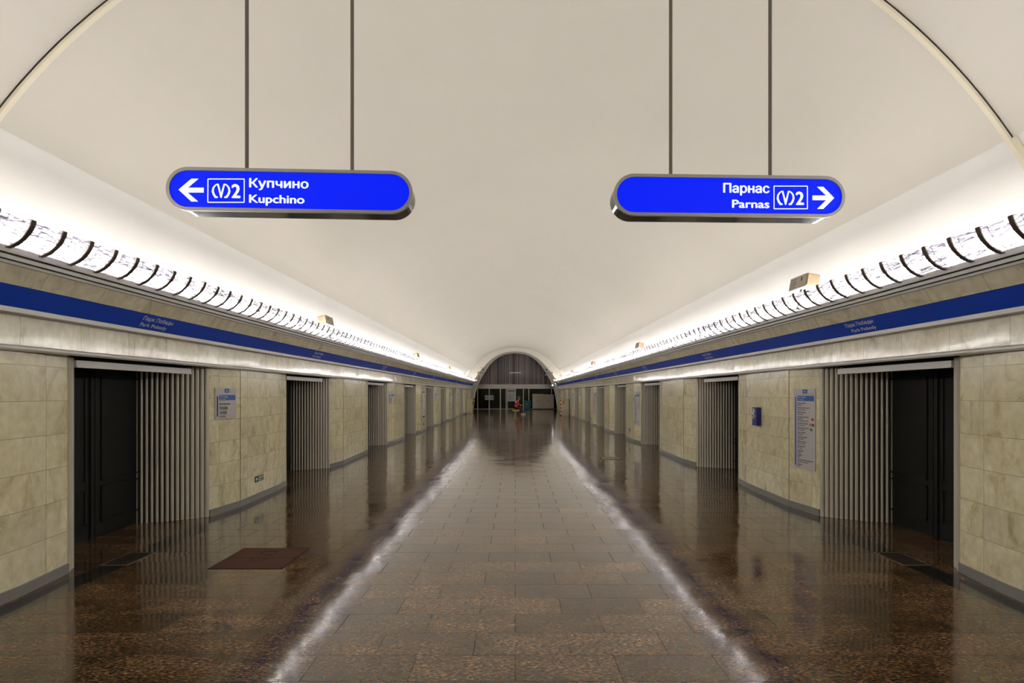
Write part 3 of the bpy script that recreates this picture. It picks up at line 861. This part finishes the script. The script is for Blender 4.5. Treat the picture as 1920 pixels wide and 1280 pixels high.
# route map and posters on farther piers
root, T = local_board('map_board', 'tall grey map board with black end strips on the fourth left pier', 'sign', -1, 3, 1, 0.55, 0.52)
m = MB(); m.plate([(-0.30, 0), (0.30, 0), (0.30, 1.18), (-0.30, 1.18)], T, 0, 0.012); m.build('panel', M_poster, root)
m = MB(); m.plate([(-0.26, 1.10), (0.26, 1.10), (0.26, 1.16), (-0.26, 1.16)], T, 0.012, 0.014); m.plate([(-0.26, 0.04), (0.20, 0.04), (0.26, 0.13), (-0.26, 0.11)], T, 0.012, 0.014); m.build('heading_strip', M_ink, root)
m = MB()
rnd = random.Random(5)
for k in range(5):
    x_ = rnd.uniform(-0.2, 0.2)
    m.stroke([(x_, 0.2), (x_*0.4, 0.5), (-x_*0.5, 0.75), (x_, 1.02)], 0.02, T, 0.012, 0.0135)
m.build('route_lines', M_violet, root)
for s, i, lab in ((-1, 5, 'grey framed poster on the sixth left pier'), (1, 5, 'grey framed poster on the sixth right pier')):
    root, T = local_board('poster', lab, 'poster', s, i, 1, 0.5, 1.02)
    m = MB(); m.plate([(-0.5, 0), (0.5, 0), (0.5, 0.66), (-0.5, 0.66)], T, 0, 0.012); m.build('panel', M_poster, root)
    m = MB(); ring_plate(m, [(-0.52, -0.02), (0.52, -0.02), (0.52, 0.68), (-0.52, 0.68)], [(-0.5, 0), (0.5, 0), (0.5, 0.66), (-0.5, 0.66)], T, 0, 0.02); m.build('frame', M_greymetal, root)
    m = MB(); m.plate([(-0.42, 0.45), (0.42, 0.45), (0.42, 0.6), (-0.42, 0.6)], T, 0.012, 0.014); m.build('heading', M_base, root)

# green exit sign
root, T = local_board('exit_sign', 'small green exit sign with white arrow low on the nearest left pier', 'sign', -1, 0, 1, 0.455, 0.262)
m = MB(); m.plate([(-0.145, 0), (0.145, 0), (0.145, 0.088), (-0.145, 0.088)], T, 0, 0.01); m.build('panel', paint('exit_green', (0.10, 0.16, 0.085), 0.4), root)
m = MB(); m.plate([(-0.145, 0), (-0.05, 0), (-0.05, 0.088), (-0.145, 0.088)], T, 0.01, 0.0115); m.build('arrow_field', paint('exit_dark_green', (0.004, 0.028, 0.012), 0.4), root)
m = MB(); m.plate([(-0.138, 0.044), (-0.108, 0.074), (-0.098, 0.066), (-0.112, 0.052), (-0.06, 0.052), (-0.06, 0.036), (-0.112, 0.036), (-0.098, 0.022), (-0.108, 0.014)], T, 0.0115, 0.013)
m.build('arrow', M_white, root)
m = MB(); m.text('ВЫХОД', 0.042, T, 0.012, a=-0.035, b=0.046, fit=0.16); m.text('EXIT', 0.032, T, 0.012, a=-0.035, b=0.012, fit=0.10); m.build('lettering', M_white, root)

# emergency telephone
root, T = local_board('telephone_box', 'blue wall telephone box with white handset symbol on the nearest right pier', 'telephone', 1, 0, 1, 0.66, 1.085)
m = MB(); m.plate([(-0.085, 0), (0.085, 0), (0.085, 0.29), (-0.085, 0.29)], T, 0, 0.075); m.build('housing', paint('phone_blue', (0.005, 0.012, 0.19), 0.35), root)
m = MB(); m.plate([(-0.07, 0.165), (0.0, 0.165), (0.0, 0.265), (-0.07, 0.265)], T, 0.075, 0.0765); m.build('symbol_plate', M_white, root)
m = MB(); m.stroke([(-0.056, 0.25), (-0.048, 0.215), (-0.018, 0.185)], 0.012, T, 0.0765, 0.078)
m.plate([(-0.06, 0.232), (-0.040, 0.232), (-0.040, 0.256), (-0.06, 0.256)], T, 0.0765, 0.0782); m.plate([(-0.030, 0.172), (-0.008, 0.172), (-0.008, 0.194), (-0.030, 0.194)], T, 0.0765, 0.0782)
m.build('handset_symbol', M_ink, root)
m = MB(); m.plate([(-0.07, 0.125), (0.01, 0.125), (0.01, 0.137), (-0.07, 0.137)], T, 0.075, 0.0765); m.plate([(-0.06, 0.105), (-0.005, 0.105), (-0.005, 0.113), (-0.06, 0.113)], T, 0.075, 0.0765)
m.build('lettering', M_white, root)
m = MB(); m.tube([T(0.045, 0.15, 0.075), T(0.045, 0.15, 0.10)], 0.016, 12); m.tube([T(0.045, 0.15, 0.095), T(0.07, 0.14, 0.105)], 0.009, 8); m.build('handle', M_beige, root)

# wall outlets low on the piers
for s, i, seg, t_, z, lab in ((1, 2, 1, 0.52, 0.30, 'small dark wall outlet low on the third right pier'), (1, 4, 1, 0.75, 0.22, 'small dark wall outlet low on the fifth right pier'), (-1, 3, 1, 0.52, 0.22, 'small dark wall outlet low on the fourth left pier, under the map')):
    root, T = local_board('wall_outlet', lab, 'outlet', s, i, seg, t_, z)
    m = MB(); m.plate([(-0.05, 0), (0.05, 0), (0.05, 0.12), (-0.05, 0.12)], T, 0, 0.02); m.build('plate', M_base, root)
    m = MB(); m.plate([(-0.035, 0.015), (0.035, 0.015), (0.035, 0.055), (-0.035, 0.055)], T, 0.02, 0.026); m.plate([(-0.035, 0.065), (0.035, 0.065), (0.035, 0.105), (-0.035, 0.105)], T, 0.02, 0.026); m.build('socket', M_ink, root)

# ------------------------------------------------------------------ boxes standing behind the cove lights
def cove_box(s, y, label):
    t = thing('loudspeaker_box', label, 'box', (s*3.62, y, 2.90))
    t.rotation_euler = (0, s*0.18, 0)
    m = MB(); m.box(-0.075, 0.075, -0.20, 0.20, 0.0, 0.165); m.build('housing', M_beige, t)
    m = MB()
    for k in range(4): m.box(-s*0.075, -s*0.081, 0.05, 0.17, 0.030+k*0.033, 0.043+k*0.033)
    m.build('louvre', M_greymetal, t)
    m = MB(); m.box(-0.070, 0.070, -0.225, -0.20, 0.012, 0.15); m.build('end_cap', M_copper, t)
    m = MB(); m.box(-s*0.075, -s*0.079, -0.09, -0.075, 0.09, 0.135); m.build('latch', M_ink, t)
    m = MB(); m.box(-0.02, 0.02, -0.03, 0.03, -0.245, 0.0); m.build('bracket', M_greymetal, t)
    return t
for y, l in ((6.72, 'nearest to the camera on the right side'), (15.6, 'second from the camera on the right side'), (24.8, 'third from the camera on the right side'), (34.0, 'fourth from the camera on the right side'), (42.3, 'farthest on the right side')):
    cove_box(1, y, 'beige ventilated box above the cove light, '+l)
for y, l in ((10.25, 'nearest to the camera on the left side'), (19.6, 'second from the camera on the left side'), (29.1, 'third from the camera on the left side'), (38.3, 'farthest on the left side')):
    cove_box(-1, y, 'beige ventilated box above the cove light, '+l)

# ------------------------------------------------------------------ floor fittings
t = thing('floor_hatch', 'brown two-leaf floor hatch set in the left floor', 'hatch', (-2.46, 5.18, 0))
for k, (a, b) in enumerate(((-0.315, -0.004), (0.004, 0.315))):
    m = MB(); m.box(-0.325, 0.325, a, b, 0.0005, 0.004); p = m.build('hatch_leaf', M_hatch, t)
    m = MB()
    if k == 0: m.stroke([(-0.07, 0.0-0.015), (-0.07, -0.11), (0.05, -0.11), (0.05, -0.02)], 0.022, lambda a_, b_, c_=0: Vector((a_, b_, c_)), 0.004, 0.0048)
    else:
        m.stroke([(-0.07, 0.12), (-0.07, 0.21), (0.06, 0.21), (0.06, 0.16)], 0.022, lambda a_, b_, c_=0: Vector((a_, b_, c_)), 0.004, 0.0048)
        m.stroke([(-0.02, 0.10), (0.07, 0.085)], 0.018, lambda a_, b_, c_=0: Vector((a_, b_, c_)), 0.004, 0.0048)
    m.build('handle_slot', M_ink, p)
m = MB(); ring_plate(m, [(-0.34, -0.33), (0.34, -0.33), (0.34, 0.33), (-0.34, 0.33)], [(-0.325, -0.316), (0.325, -0.316), (0.325, 0.316), (-0.325, 0.316)], lambda a_, b_, c_=0: Vector((a_, b_, c_)), 0.0003, 0.0022)
m.build('rim', M_ink, t)
for s in (-1, 1):
    t = thing('floor_grate', 'brass-rimmed floor grate in the black strip at the first %s door' % SIDE[s], 'grate', (s*3.735, 5.155, 0))
    F = lambda a_, b_, c_=0: Vector((a_, b_, c_))
    m = MB(); ring_plate(m, [(-0.13, -0.205), (0.13, -0.205), (0.13, 0.205), (-0.13, 0.205)], [(-0.115, -0.19), (0.115, -0.19), (0.115, 0.19), (-0.115, 0.19)], F, 0.0004, 0.005); m.build('rim', M_brass, t)
    m = MB(); m.box(-0.115, 0.115, -0.19, 0.19, 0.0004, 0.0010)
    for k in range(14): m.box(-0.115, 0.115, -0.185+k*0.027, -0.185+k*0.027+0.008, 0.001, 0.004)
    m.build('grille', paint('grate_dark', (0.02, 0.014, 0.010), 0.6), t)
m = MB()
F = lambda a_, b_, c_=0: Vector((a_, b_, c_))
t = thing('manhole_cover', 'round dark manhole cover in the right half of the floor', 'hatch', (2.35, 13.1, 0))
m.plate([(0.25*math.cos(2*math.pi*k/32), 0.25*math.sin(2*math.pi*k/32)) for k in range(32)], F, 0.0004, 0.004); m.build('cover', M_brass, t)
m = MB(); ring_plate(m, [(0.27*math.cos(2*math.pi*k/32), 0.27*math.sin(2*math.pi*k/32)) for k in range(32)], [(0.25*math.cos(2*math.pi*k/32), 0.25*math.sin(2*math.pi*k/32)) for k in range(32)], F, 0.0004, 0.003); m.build('rim', M_ink, t)

# ------------------------------------------------------------------ far end: portal and glazed end wall
ARCH = [(4.02, -1.6), (3.90, -0.75), (3.78, 0.0), (3.63, 0.52), (3.47, 0.92), (3.25, 1.40), (3.0, 1.84), (2.72, 2.28), (2.38, 2.74), (1.97, 3.15), (1.50, 3.48), (0.98, 3.69), (0.5, 3.78), (0.0, 3.81)]
ARCH = [(x, z+EYE) for x, z in ARCH]
full = [(-x, z) for x, z in ARCH] + [(x, z) for x, z in reversed(ARCH[:-1])]
def grow(pts, d):
    o = []
    for i, p in enumerate(pts):
        a = Vector(pts[max(i-1, 0)]); b = Vector(pts[min(i+1, len(pts)-1)])
        t_ = (b-a).normalized(); nn_ = Vector((-t_.y, t_.x)); q_ = Vector(p) + nn_*d
        o.append((q_.x, max(q_.y, 0.0)))
    return o
mb = MB()
def loft(curves, mi=0):
    n_ = len(curves[0][1]); vs = []; fs = []
    for y, c in curves: vs += [(x, y, z) for x, z in c]
    for j in range(len(curves)-1):
        for i in range(n_-1):
            fs.append((j*n_+i, j*n_+i+1, (j+1)*n_+i+1, (j+1)*n_+i))
    mb.add(vs, fs, mi)
outer = grow(full, 2.2)
def grow_v(f):
    o = []
    for p, a in zip(full, grow(full, 1.0)):
        h = min(max((p[1]-2.6)/2.6, 0), 1); d = f*(0.42*(1-h) + 0.05*h)
        o.append((p[0]+(a[0]-p[0])*d, max(p[1]+(a[1]-p[1])*d, 0.0)))
    return o
loft([(49.05, outer), (49.05, grow_v(1.0)), (49.5, grow_v(0.62)), (50.1, grow_v(0.34)), (50.55, grow_v(0.22)), (50.6, grow_v(0.22)), (50.6, grow(full, 0.0)), (51.0, grow(full, 0.0)), (51.0, outer)], 0)
portal = mb.build('wall_portal', [M_vault]); struct(portal, 'flared cream arch portal at the far end of the hall', 'wall')
EW = 54.0
kx = EW/1000.0
mb = MB()
# end tympanum with slatted cladding
z0 = 2.50
mb.box(-4.6, 4.6, EW, EW+0.12, z0, 6.2, 0)
for k in range(68):
    x = -4.55 + k*0.134
    mb.box(x, x+0.05, EW-0.03, EW, z0, 6.2, 0)
struct(mb.build('wall_end', [M_tymp]), 'dark striped cladding filling the arch of the end wall', 'wall')
mb = MB(); mb.box(-4.6, 4.6, EW-0.10, EW+0.15, 2.06, 2.50); mb.box(-4.6, 4.6, EW-0.14, EW-0.10, 2.06, 2.14); mb.box(-4.6, 4.6, EW-0.14, EW-0.10, 2.43, 2.50)
struct(mb.build('trim_8', M_silver), 'silver beam over the glazed end wall', 'trim')
mb = MB(); mb.box(-5.5, 5.5, 55.2, 55.3, 0, 6.3)
struct(mb.build('wall_beyond', paint('dark_room_wall', (0.20, 0.22, 0.19), 0.7)), 'dark wall seen through the end glazing', 'wall')
posts = [-3.80, -2.63, -1.50, -0.93, -0.80, 0.03, 0.83, 1.38, 3.68]
wn = struct(thing('window_1', 'dark tinted glazing with silver posts under the beam', 'window', (0, EW, 0)))
edges = [-4.5] + posts + [4.5]
for a, b in zip(edges, edges[1:]):
    if b-a > 0.15:
        m = MB(); m.box(a+0.04, b-0.04, -0.006, 0.006, 0.02, 2.06); m.build('pane', M_glass, wn)
for x in posts:
    w = 0.035 if x not in (-1.50,) else 0.05
    m = MB(); m.box(x-w, x+w, -0.05, 0.05, 0, 2.06); m.build('post', M_post, wn)
m = MB(); m.box(-4.5, 4.5, -0.03, 0.03, 0, 0.05); m.build('sill', M_greymetal, wn)
# posters on the glass
for x0_, x1_, z0_, z1_, l in ((-3.07, -2.67, 0.92, 1.40, 'pale notice taped left of the left glass door seam'), (-2.58, -2.19, 0.92, 1.40, 'pale notice taped right of the left glass door seam')):
    t = thing('notice_sheet', l, 'notice', ((x0_+x1_)/2, EW-0.06, z0_))
    m = MB(); w = (x1_-x0_)/2; m.box(-w, w, 0.0, 0.012, 0, z1_-z0_); m.build('sheet', M_poster, t)
    m = MB(); m.box(-w*0.25, w*0.35, -0.002, 0.0, 0.2, 0.27); m.build('print', M_ink, t)
t = thing('notice_board', 'tall grey notice board with pale heading left of the seated person', 'notice', (-0.38, EW-0.09, 0.78))
m = MB(); m.box(-0.36, 0.36, 0, 0.03, 0, 1.0); m.build('panel', M_poster, t)
m = MB(); m.box(-0.24, 0.2, -0.004, 0.0, 0.80, 0.94); m.build('heading', M_cream, t)
m = MB()
for k in range(10): m.box(-0.28, 0.24-0.05*(k % 3), -0.004, 0.0, 0.06+k*0.07, 0.085+k*0.07)
m.build('print', M_base, t)
t = thing('glass_transom', 'pale green transom above the tall notice board', 'panel', (-0.38, EW-0.09, 1.80))
m = MB(); m.box(-0.36, 0.36, 0, 0.02, 0, 0.24); m.build('panel', paint('pale_green', (0.16, 0.2, 0.15), 0.4), t)
m = MB(); m.box(-0.36, 0.36, -0.01, 0.02, 0.12, 0.25); m.build('upper_strip', M_poster, t)
# slim lamp on the tympanum
t = thing('strip_lamp', 'slim white strip lamp on the dark striped end wall', 'lamp', (0, EW-0.07, 3.66))
m = MB(); m.box(-0.58, 0.58, -0.03, 0.0, 0, 0.05); m.build('lens', paint('strip_lens', (0.7, 0.7, 0.68), 0.4, emit=(1, 0.97, 0.9), es=0.25), t)
m = MB(); m.box(-0.60, 0.60, 0.0, 0.045, -0.01, 0.06); m.build('body', M_greymetal, t)
# cabinets
for x, lab, lock in ((2.26, 'beige metal cabinet left of its twin before the end glazing', True), (3.33, 'beige metal cabinet right of its twin before the end glazing', False)):
    t = thing('metal_cabinet', lab, 'cabinet', (x, 53.4, 0), 0, 'metal cabinets at the end wall')
    h = 1.50 if lock else 1.46
    m = MB(); m.box(-0.53, 0.53, -0.16, 0.2, 0.06, h); m.build('body', M_cab, t)
    for a, b in ((-0.51, -0.006), (0.006, 0.51)):
        m = MB(); m.box(a, b, -0.185, -0.16, 0.08, h-0.03); d = m.build('cabinet_door', M_cab, t)
        m = MB(); xx = b-0.06 if a < 0 else a+0.03
        m.box(xx, xx+0.03, -0.205, -0.185, 0.80, 0.92); m.build('handle', M_ink, d)
    m = MB(); m.box(-0.53, 0.53, -0.19, 0.2, h, h+0.03); m.build('top', M_cream, t)
    m = MB(); m.box(-0.5, 0.5, -0.14, 0.18, 0, 0.06); m.build('plinth', M_ink, t)
# teal bin
t = thing('wheeled_bin', 'teal wheeled bin between the seated person and the beige cabinets', 'bin', (1.18, 53.2, 0))
m = MB()
m.prism([(-0.30, -0.24), (0.30, -0.24), (0.30, 0.24), (-0.30, 0.24)], 0.12, 0.16)
bvs = [(-0.30, -0.22, 0.12), (0.30, -0.22, 0.12), (0.30, 0.22, 0.12), (-0.30, 0.22, 0.12), (-0.36, -0.27, 0.80), (0.36, -0.27, 0.80), (0.36, 0.27, 0.80), (-0.36, 0.27, 0.80)]
m.add(bvs, [(0, 1, 2, 3), (4, 5, 6, 7), (0, 1, 5, 4), (1, 2, 6, 5), (2, 3, 7, 6), (3, 0, 4, 7)]); m.build('body', M_teal, t)
m = MB(); m.add([(-0.38, -0.29, 0.80), (0.38, -0.29, 0.80), (0.38, 0.29, 0.80), (-0.38, 0.29, 0.80), (-0.30, -0.22, 0.87), (0.30, -0.22, 0.87), (0.30, 0.22, 0.87), (-0.30, 0.22, 0.87)], [(0, 1, 2, 3), (4, 5, 6, 7), (0, 1, 5, 4), (1, 2, 6, 5), (2, 3, 7, 6), (3, 0, 4, 7)]); m.build('lid', M_teal, t)
m = MB(); m.box(-0.12, 0.12, -0.262, -0.255, 0.5, 0.54); m.build('badge', M_poster, t)
for x in (-0.24, 0.24):
    m = MB(); m.tube([(x-0.03, 0.0, 0.07), (x+0.03, 0.0, 0.07)], 0.07, 14); m.build('wheel', M_ink, t)
# round lamp and cameras on the portal
t = thing('round_lamp', 'small bright round lamp on the right leg of the portal', 'lamp', (3.50, 49.96, 2.22))
m = MB(); m.ellipsoid((0, -0.02, 0.12), 0.065, 0.065, 0.065); m.build('bulb', M_lamp, t)
m = MB(); m.tube([(0, 0.0, 0.12), (0.02, 0.62, 0.12)], 0.11, 14); m.build('shade', M_ink, t)
def cctv(name, label, loc, sx, mat):
    t = thing(name, label, 'camera', loc)
    m = MB(); m.box(-0.06, 0.06, -0.20, 0.14, 0.0, 0.11); m.build('housing', mat, t)
    m = MB(); m.tube([(0, -0.20, 0.055), (0, -0.24, 0.055)], 0.045, 12); m.build('lens', M_ink, t)
    m = MB(); m.tube([(0, 0.05, 0.10), (sx*0.12, 0.12, 0.22), (sx*0.30, 0.35, 0.26)], 0.02, 8); m.build('bracket', M_brass, t)
cctv('security_camera', 'dark camera at the upper left of the end arch', (-2.93, 48.78, 3.72), -1, M_ink)
cctv('security_camera', 'pale camera low on the left of the end arch', (-3.10, 48.78, 3.24), -1, M_cream)
cctv('security_camera', 'dark camera at the upper right of the end arch', (2.86, 48.78, 3.70), 1, M_ink)
cctv('security_camera', 'pale camera low on the right of the end arch', (2.80, 48.78, 3.22), 1, M_cream)
cctv('security_camera', 'dark camera hanging under the far end of the right cornice', (3.30, 42.3, 2.36), 1, M_ink)
for s in (-1, 1):
    t = thing('wall_bracket', 'brass pipe bracket on the %s side of the portal' % SIDE[s], 'bracket', (s*3.22, 48.98, 3.35))
    m = MB(); m.tube([(-0.26, 0, 0.18), (0.26, 0, 0.18)], 0.025, 8); m.tube([(-0.2, 0, 0.0), (0.2, 0, 0.0)], 0.025, 8)
    for x in (-0.2, 0.2): m.tube([(x, 0, 0.2), (x, 0, -0.02)], 0.02, 8)
    m.tube([(0, 0, 0.1), (0, 0.5, 0.1)], 0.02, 8)
    m.build('pipes', M_brass, t)

# ------------------------------------------------------------------ cream booths and posts
t = thing('equipment_booth', 'cream box cabinet beside the hazard-striped post on the left', 'cabinet', (-3.63, 42.3, 0))
m = MB(); m.box(-0.22, 0.22, -0.2, 0.2, 0.0, 1.15); m.build('body', M_cream, t)
m = MB(); m.box(-0.20, 0.20, -0.215, -0.2, 0.06, 1.10); m.build('front_panel', M_cream, t)
m = MB(); m.box(-0.23, 0.23, -0.22, 0.21, 1.15, 1.17); m.build('top', M_beige, t)
t = thing('hazard_post', 'black and yellow hazard-striped post by the left cream cabinet', 'post', (-3.28, 42.3, 0))
m = MB(); m.box(-0.025, 0.025, -0.025, 0.025, 0, 0.75); m.build('stand', paint('brown_post', (0.10, 0.05, 0.025), 0.5), t)
m = MB(); m.add([(-0.09, -0.02, 0.72), (0.04, -0.02, 0.72), (0.10, -0.02, 1.2), (-0.03, -0.02, 1.2), (-0.09, 0.02, 0.72), (0.04, 0.02, 0.72), (0.10, 0.02, 1.2), (-0.03, 0.02, 1.2)], [(0, 1, 2, 3), (4, 5, 6, 7), (0, 1, 5, 4), (1, 2, 6, 5), (2, 3, 7, 6), (3, 0, 4, 7)])
m.build('striped_panel', M_hazard, t)
m = MB(); m.box(-0.09, 0.09, -0.09, 0.09, 0, 0.02); m.build('foot', M_ink, t)
t = thing('equipment_booth', 'cream box cabinet beside the red and white post on the right', 'cabinet', (3.585, 38.0, 0))
m = MB(); m.box(-0.235, 0.235, -0.2, 0.2, 0.0, 1.18); m.build('body', M_cream, t)
m = MB(); m.box(-0.215, 0.215, -0.215, -0.2, 0.06, 1.13); m.build('front_panel', M_cream, t)
m = MB(); m.box(-0.245, 0.245, -0.22, 0.21, 1.18, 1.20); m.build('top', M_beige, t)
t = thing('striped_post', 'red and white striped post left of the right cream cabinet', 'post', (3.24, 38.0, 0))
m = MB(); m.box(-0.035, 0.035, -0.03, 0.03, 0, 1.1); m.build('stand', M_redwhite, t)
m = MB(); m.box(-0.08, 0.08, -0.08, 0.08, 0, 0.02); m.build('foot', M_ink, t)
t = thing('warning_sign', 'yellow warning plate on the front of the right cream cabinet', 'sign', (3.42, 37.77, 0.80))
m = MB(); m.box(-0.065, 0.065, -0.01, 0.01, 0, 0.34); m.build('plate', M_yellow, t)
m = MB(); m.box(-0.04, 0.04, -0.013, -0.01, 0.12, 0.16); m.build('print', M_ink, t)
t = thing('rail_post', 'slim black post against the right cream cabinet', 'post', (3.805, 37.5, 0))
m = MB(); m.tube([(0, 0, 0.0), (0, 0, 1.2)], 0.028, 10); m.build('shaft', M_ink, t)
m = MB(); m.tube([(0, 0, 0), (0, 0, 0.02)], 0.05, 14); m.build('foot', M_ink, t)

# ------------------------------------------------------------------ seated person and stool
PY = 39.5
t = thing('low_stool', 'low stool with yellow and black zigzag edge under the person', 'stool', (0.04, PY, 0))
m = MB(); m.box(-0.25, 0.25, -0.17, 0.17, 0.345, 0.385); m.build('seat', M_brass, t)
m = MB()
zz = []
nz = 7
for k in range(nz):
    x = -0.25 + 0.5*k/nz
    m.add([(x, -0.175, 0.345), (x+0.5/nz, -0.175, 0.345), (x+0.25/nz, -0.175, 0.235), (x, -0.168, 0.345), (x+0.5/nz, -0.168, 0.345), (x+0.25/nz, -0.168, 0.235)], [(0, 1, 2), (3, 4, 5), (0, 1, 4, 3), (1, 2, 5, 4), (2, 0, 3, 5)])
m.box(-0.25, 0.25, -0.176, -0.168, 0.33, 0.365)
m.build('zigzag_edge', M_yellow, t)
for x in (-0.22, 0.22):
    for y in (-0.14, 0.14):
        m = MB(); m.box(x-0.02, x+0.02, y-0.02, y+0.02, 0, 0.345); m.build('leg', M_ink, t)
def skin_obj(name, chains, mat, parent, root_i=0, sub=2):
    """chains: list of [(point, radius), ...]; points equal within 1 mm are shared"""
    vs, rs, es, key = [], [], [], {}
    def vid(p, r):
        kk = tuple(round(c*500) for c in p)
        if kk not in key: key[kk] = len(vs); vs.append(p); rs.append(r)
        return key[kk]
    for ch in chains:
        ids = [vid(p, r) for p, r in ch]
        for a, b in zip(ids, ids[1:]):
            if a != b and (a, b) not in es and (b, a) not in es: es.append((a, b))
    me = bpy.data.meshes.new(name); me.from_pydata(vs, es, []); me.update()
    ob = bpy.data.objects.new(name, me); COL.objects.link(ob)
    md = ob.modifiers.new('skin', 'SKIN'); md.use_smooth_shade = True
    for i, sv in enumerate(me.skin_vertices[0].data):
        sv.radius = (rs[i], rs[i]); sv.use_root = (i == root_i)
    ob.modifiers.new('sub', 'SUBSURF').levels = sub
    dg = bpy.context.evaluated_depsgraph_get()
    m2 = bpy.data.meshes.new_from_object(ob.evaluated_get(dg))
    bpy.data.objects.remove(ob)
    m2.materials.clear(); m2.materials.append(mat)
    o = bpy.data.objects.new(name, m2); COL.objects.link(o); o.parent = parent
    return o
person = thing('person', 'person in a red jacket and dark trousers seated on the low stool, leaning forward', 'person', (0.05, PY, 0))
pel = (0.0, 0.0, 0.53); wst = (0.03, 0.0, 0.70); chs = (0.10, 0.0, 0.90); nk0 = (0.165, 0.0, 1.06); nk1 = (0.19, 0.0, 1.13)
def arm(side_):
    y = 0.17*side_
    return [(0.14, y, 0.99), (0.20, y*1.15, 0.76), (0.36, y*0.5, 0.72)]
def leg(side_):
    y = 0.10*side_
    if side_ < 0: return [(0.02, y, 0.51), (0.37, y, 0.50), (0.43, y, 0.10)]
    return [(0.02, y, 0.51), (0.40, y*1.1, 0.52), (0.53, y, 0.10)]
chains = [[(pel, 0.13), (wst, 0.115), (chs, 0.125), (nk0, 0.055), (nk1, 0.05), ((0.215, 0, 1.20), 0.085), ((0.225, 0, 1.28), 0.098), ((0.215, 0, 1.34), 0.07)],
          [((0.225, 0, 1.28), 0.098), ((0.315, 0.0, 1.255), 0.02), ((0.335, 0, 1.245), 0.012)]]
for sd in (-1, 1):
    s_, e_, w_ = arm(sd)
    hx = (w_[0]+0.07, w_[1]*0.9, w_[2]-0.005)
    chains.append([(chs, 0.125), (s_, 0.06), (e_, 0.043), (w_, 0.028), (hx, 0.032)])
    for f_ in range(4):
        yy = hx[1] + (f_-1.5)*0.02
        ln_ = (0.032, 0.038, 0.036, 0.028)[f_]
        chains.append([(hx, 0.032), (hx[0]+0.03, yy, hx[2]-0.004), (hx[0]+0.03+ln_, yy, hx[2]-0.022), (hx[0]+0.03+ln_*1.3, yy, hx[2]-0.055)])
        chains[-1] = [chains[-1][0]] + [(p_, 0.009) for p_ in chains[-1][1:]]
    chains.append([(hx, 0.032), ((hx[0]+0.0, hx[1]-sd*0.045, hx[2]+0.005), 0.010), ((hx[0]+0.035, hx[1]-sd*0.06, hx[2]-0.015), 0.009)])
    h_, k_, a_ = leg(sd)
    chains.append([(pel, 0.13), (h_, 0.09), (k_, 0.06), (a_, 0.038), ((a_[0]+0.02, a_[1], 0.05), 0.04), ((a_[0]+0.16, a_[1], 0.03), 0.028)])
skin_obj('body', chains, M_skin, person)
jc = [[((0.0, 0, 0.56), 0.145), (wst, 0.14), (chs, 0.15), ((0.155, 0, 1.03), 0.075)]]
for sd in (-1, 1):
    s_, e_, w_ = arm(sd); jc.append([(chs, 0.15), (s_, 0.078), (e_, 0.060), ((w_[0]-0.03, w_[1], w_[2]), 0.045)])
skin_obj('jacket', jc, M_jacket, person, 2)
tc_ = []
for sd in (-1, 1):
    h_, k_, a_ = leg(sd); tc_.append([(pel, 0.142), (h_, 0.105), (k_, 0.078), ((a_[0], a_[1], a_[2]+0.02), 0.056)])
skin_obj('trousers', tc_, M_trousers, person)
m = MB(); m.ellipsoid((0.205, 0, 1.305), 0.115, 0.115, 0.105, 18, 12); m.ellipsoid((0.155, 0, 1.21), 0.075, 0.10, 0.12, 14, 10); m.build('hair', M_hair, person, smooth=True)
for sd in (-1, 1):
    m = MB(); m.ellipsoid((0.312, sd*0.036, 1.285), 0.012, 0.014, 0.010, 10, 8); m.build('eye', M_ink, person, smooth=True)
    a_ = leg(sd)[2]
    m = MB(); m.ellipsoid((a_[0]+0.07, a_[1], 0.045), 0.14, 0.05, 0.045, 14, 8); m.build('shoe', M_shoe, person, smooth=True)
m = MB(); m.ellipsoid((0.305, 0, 1.205), 0.012, 0.024, 0.006, 10, 8); m.build('mouth', M_red, person, smooth=True)
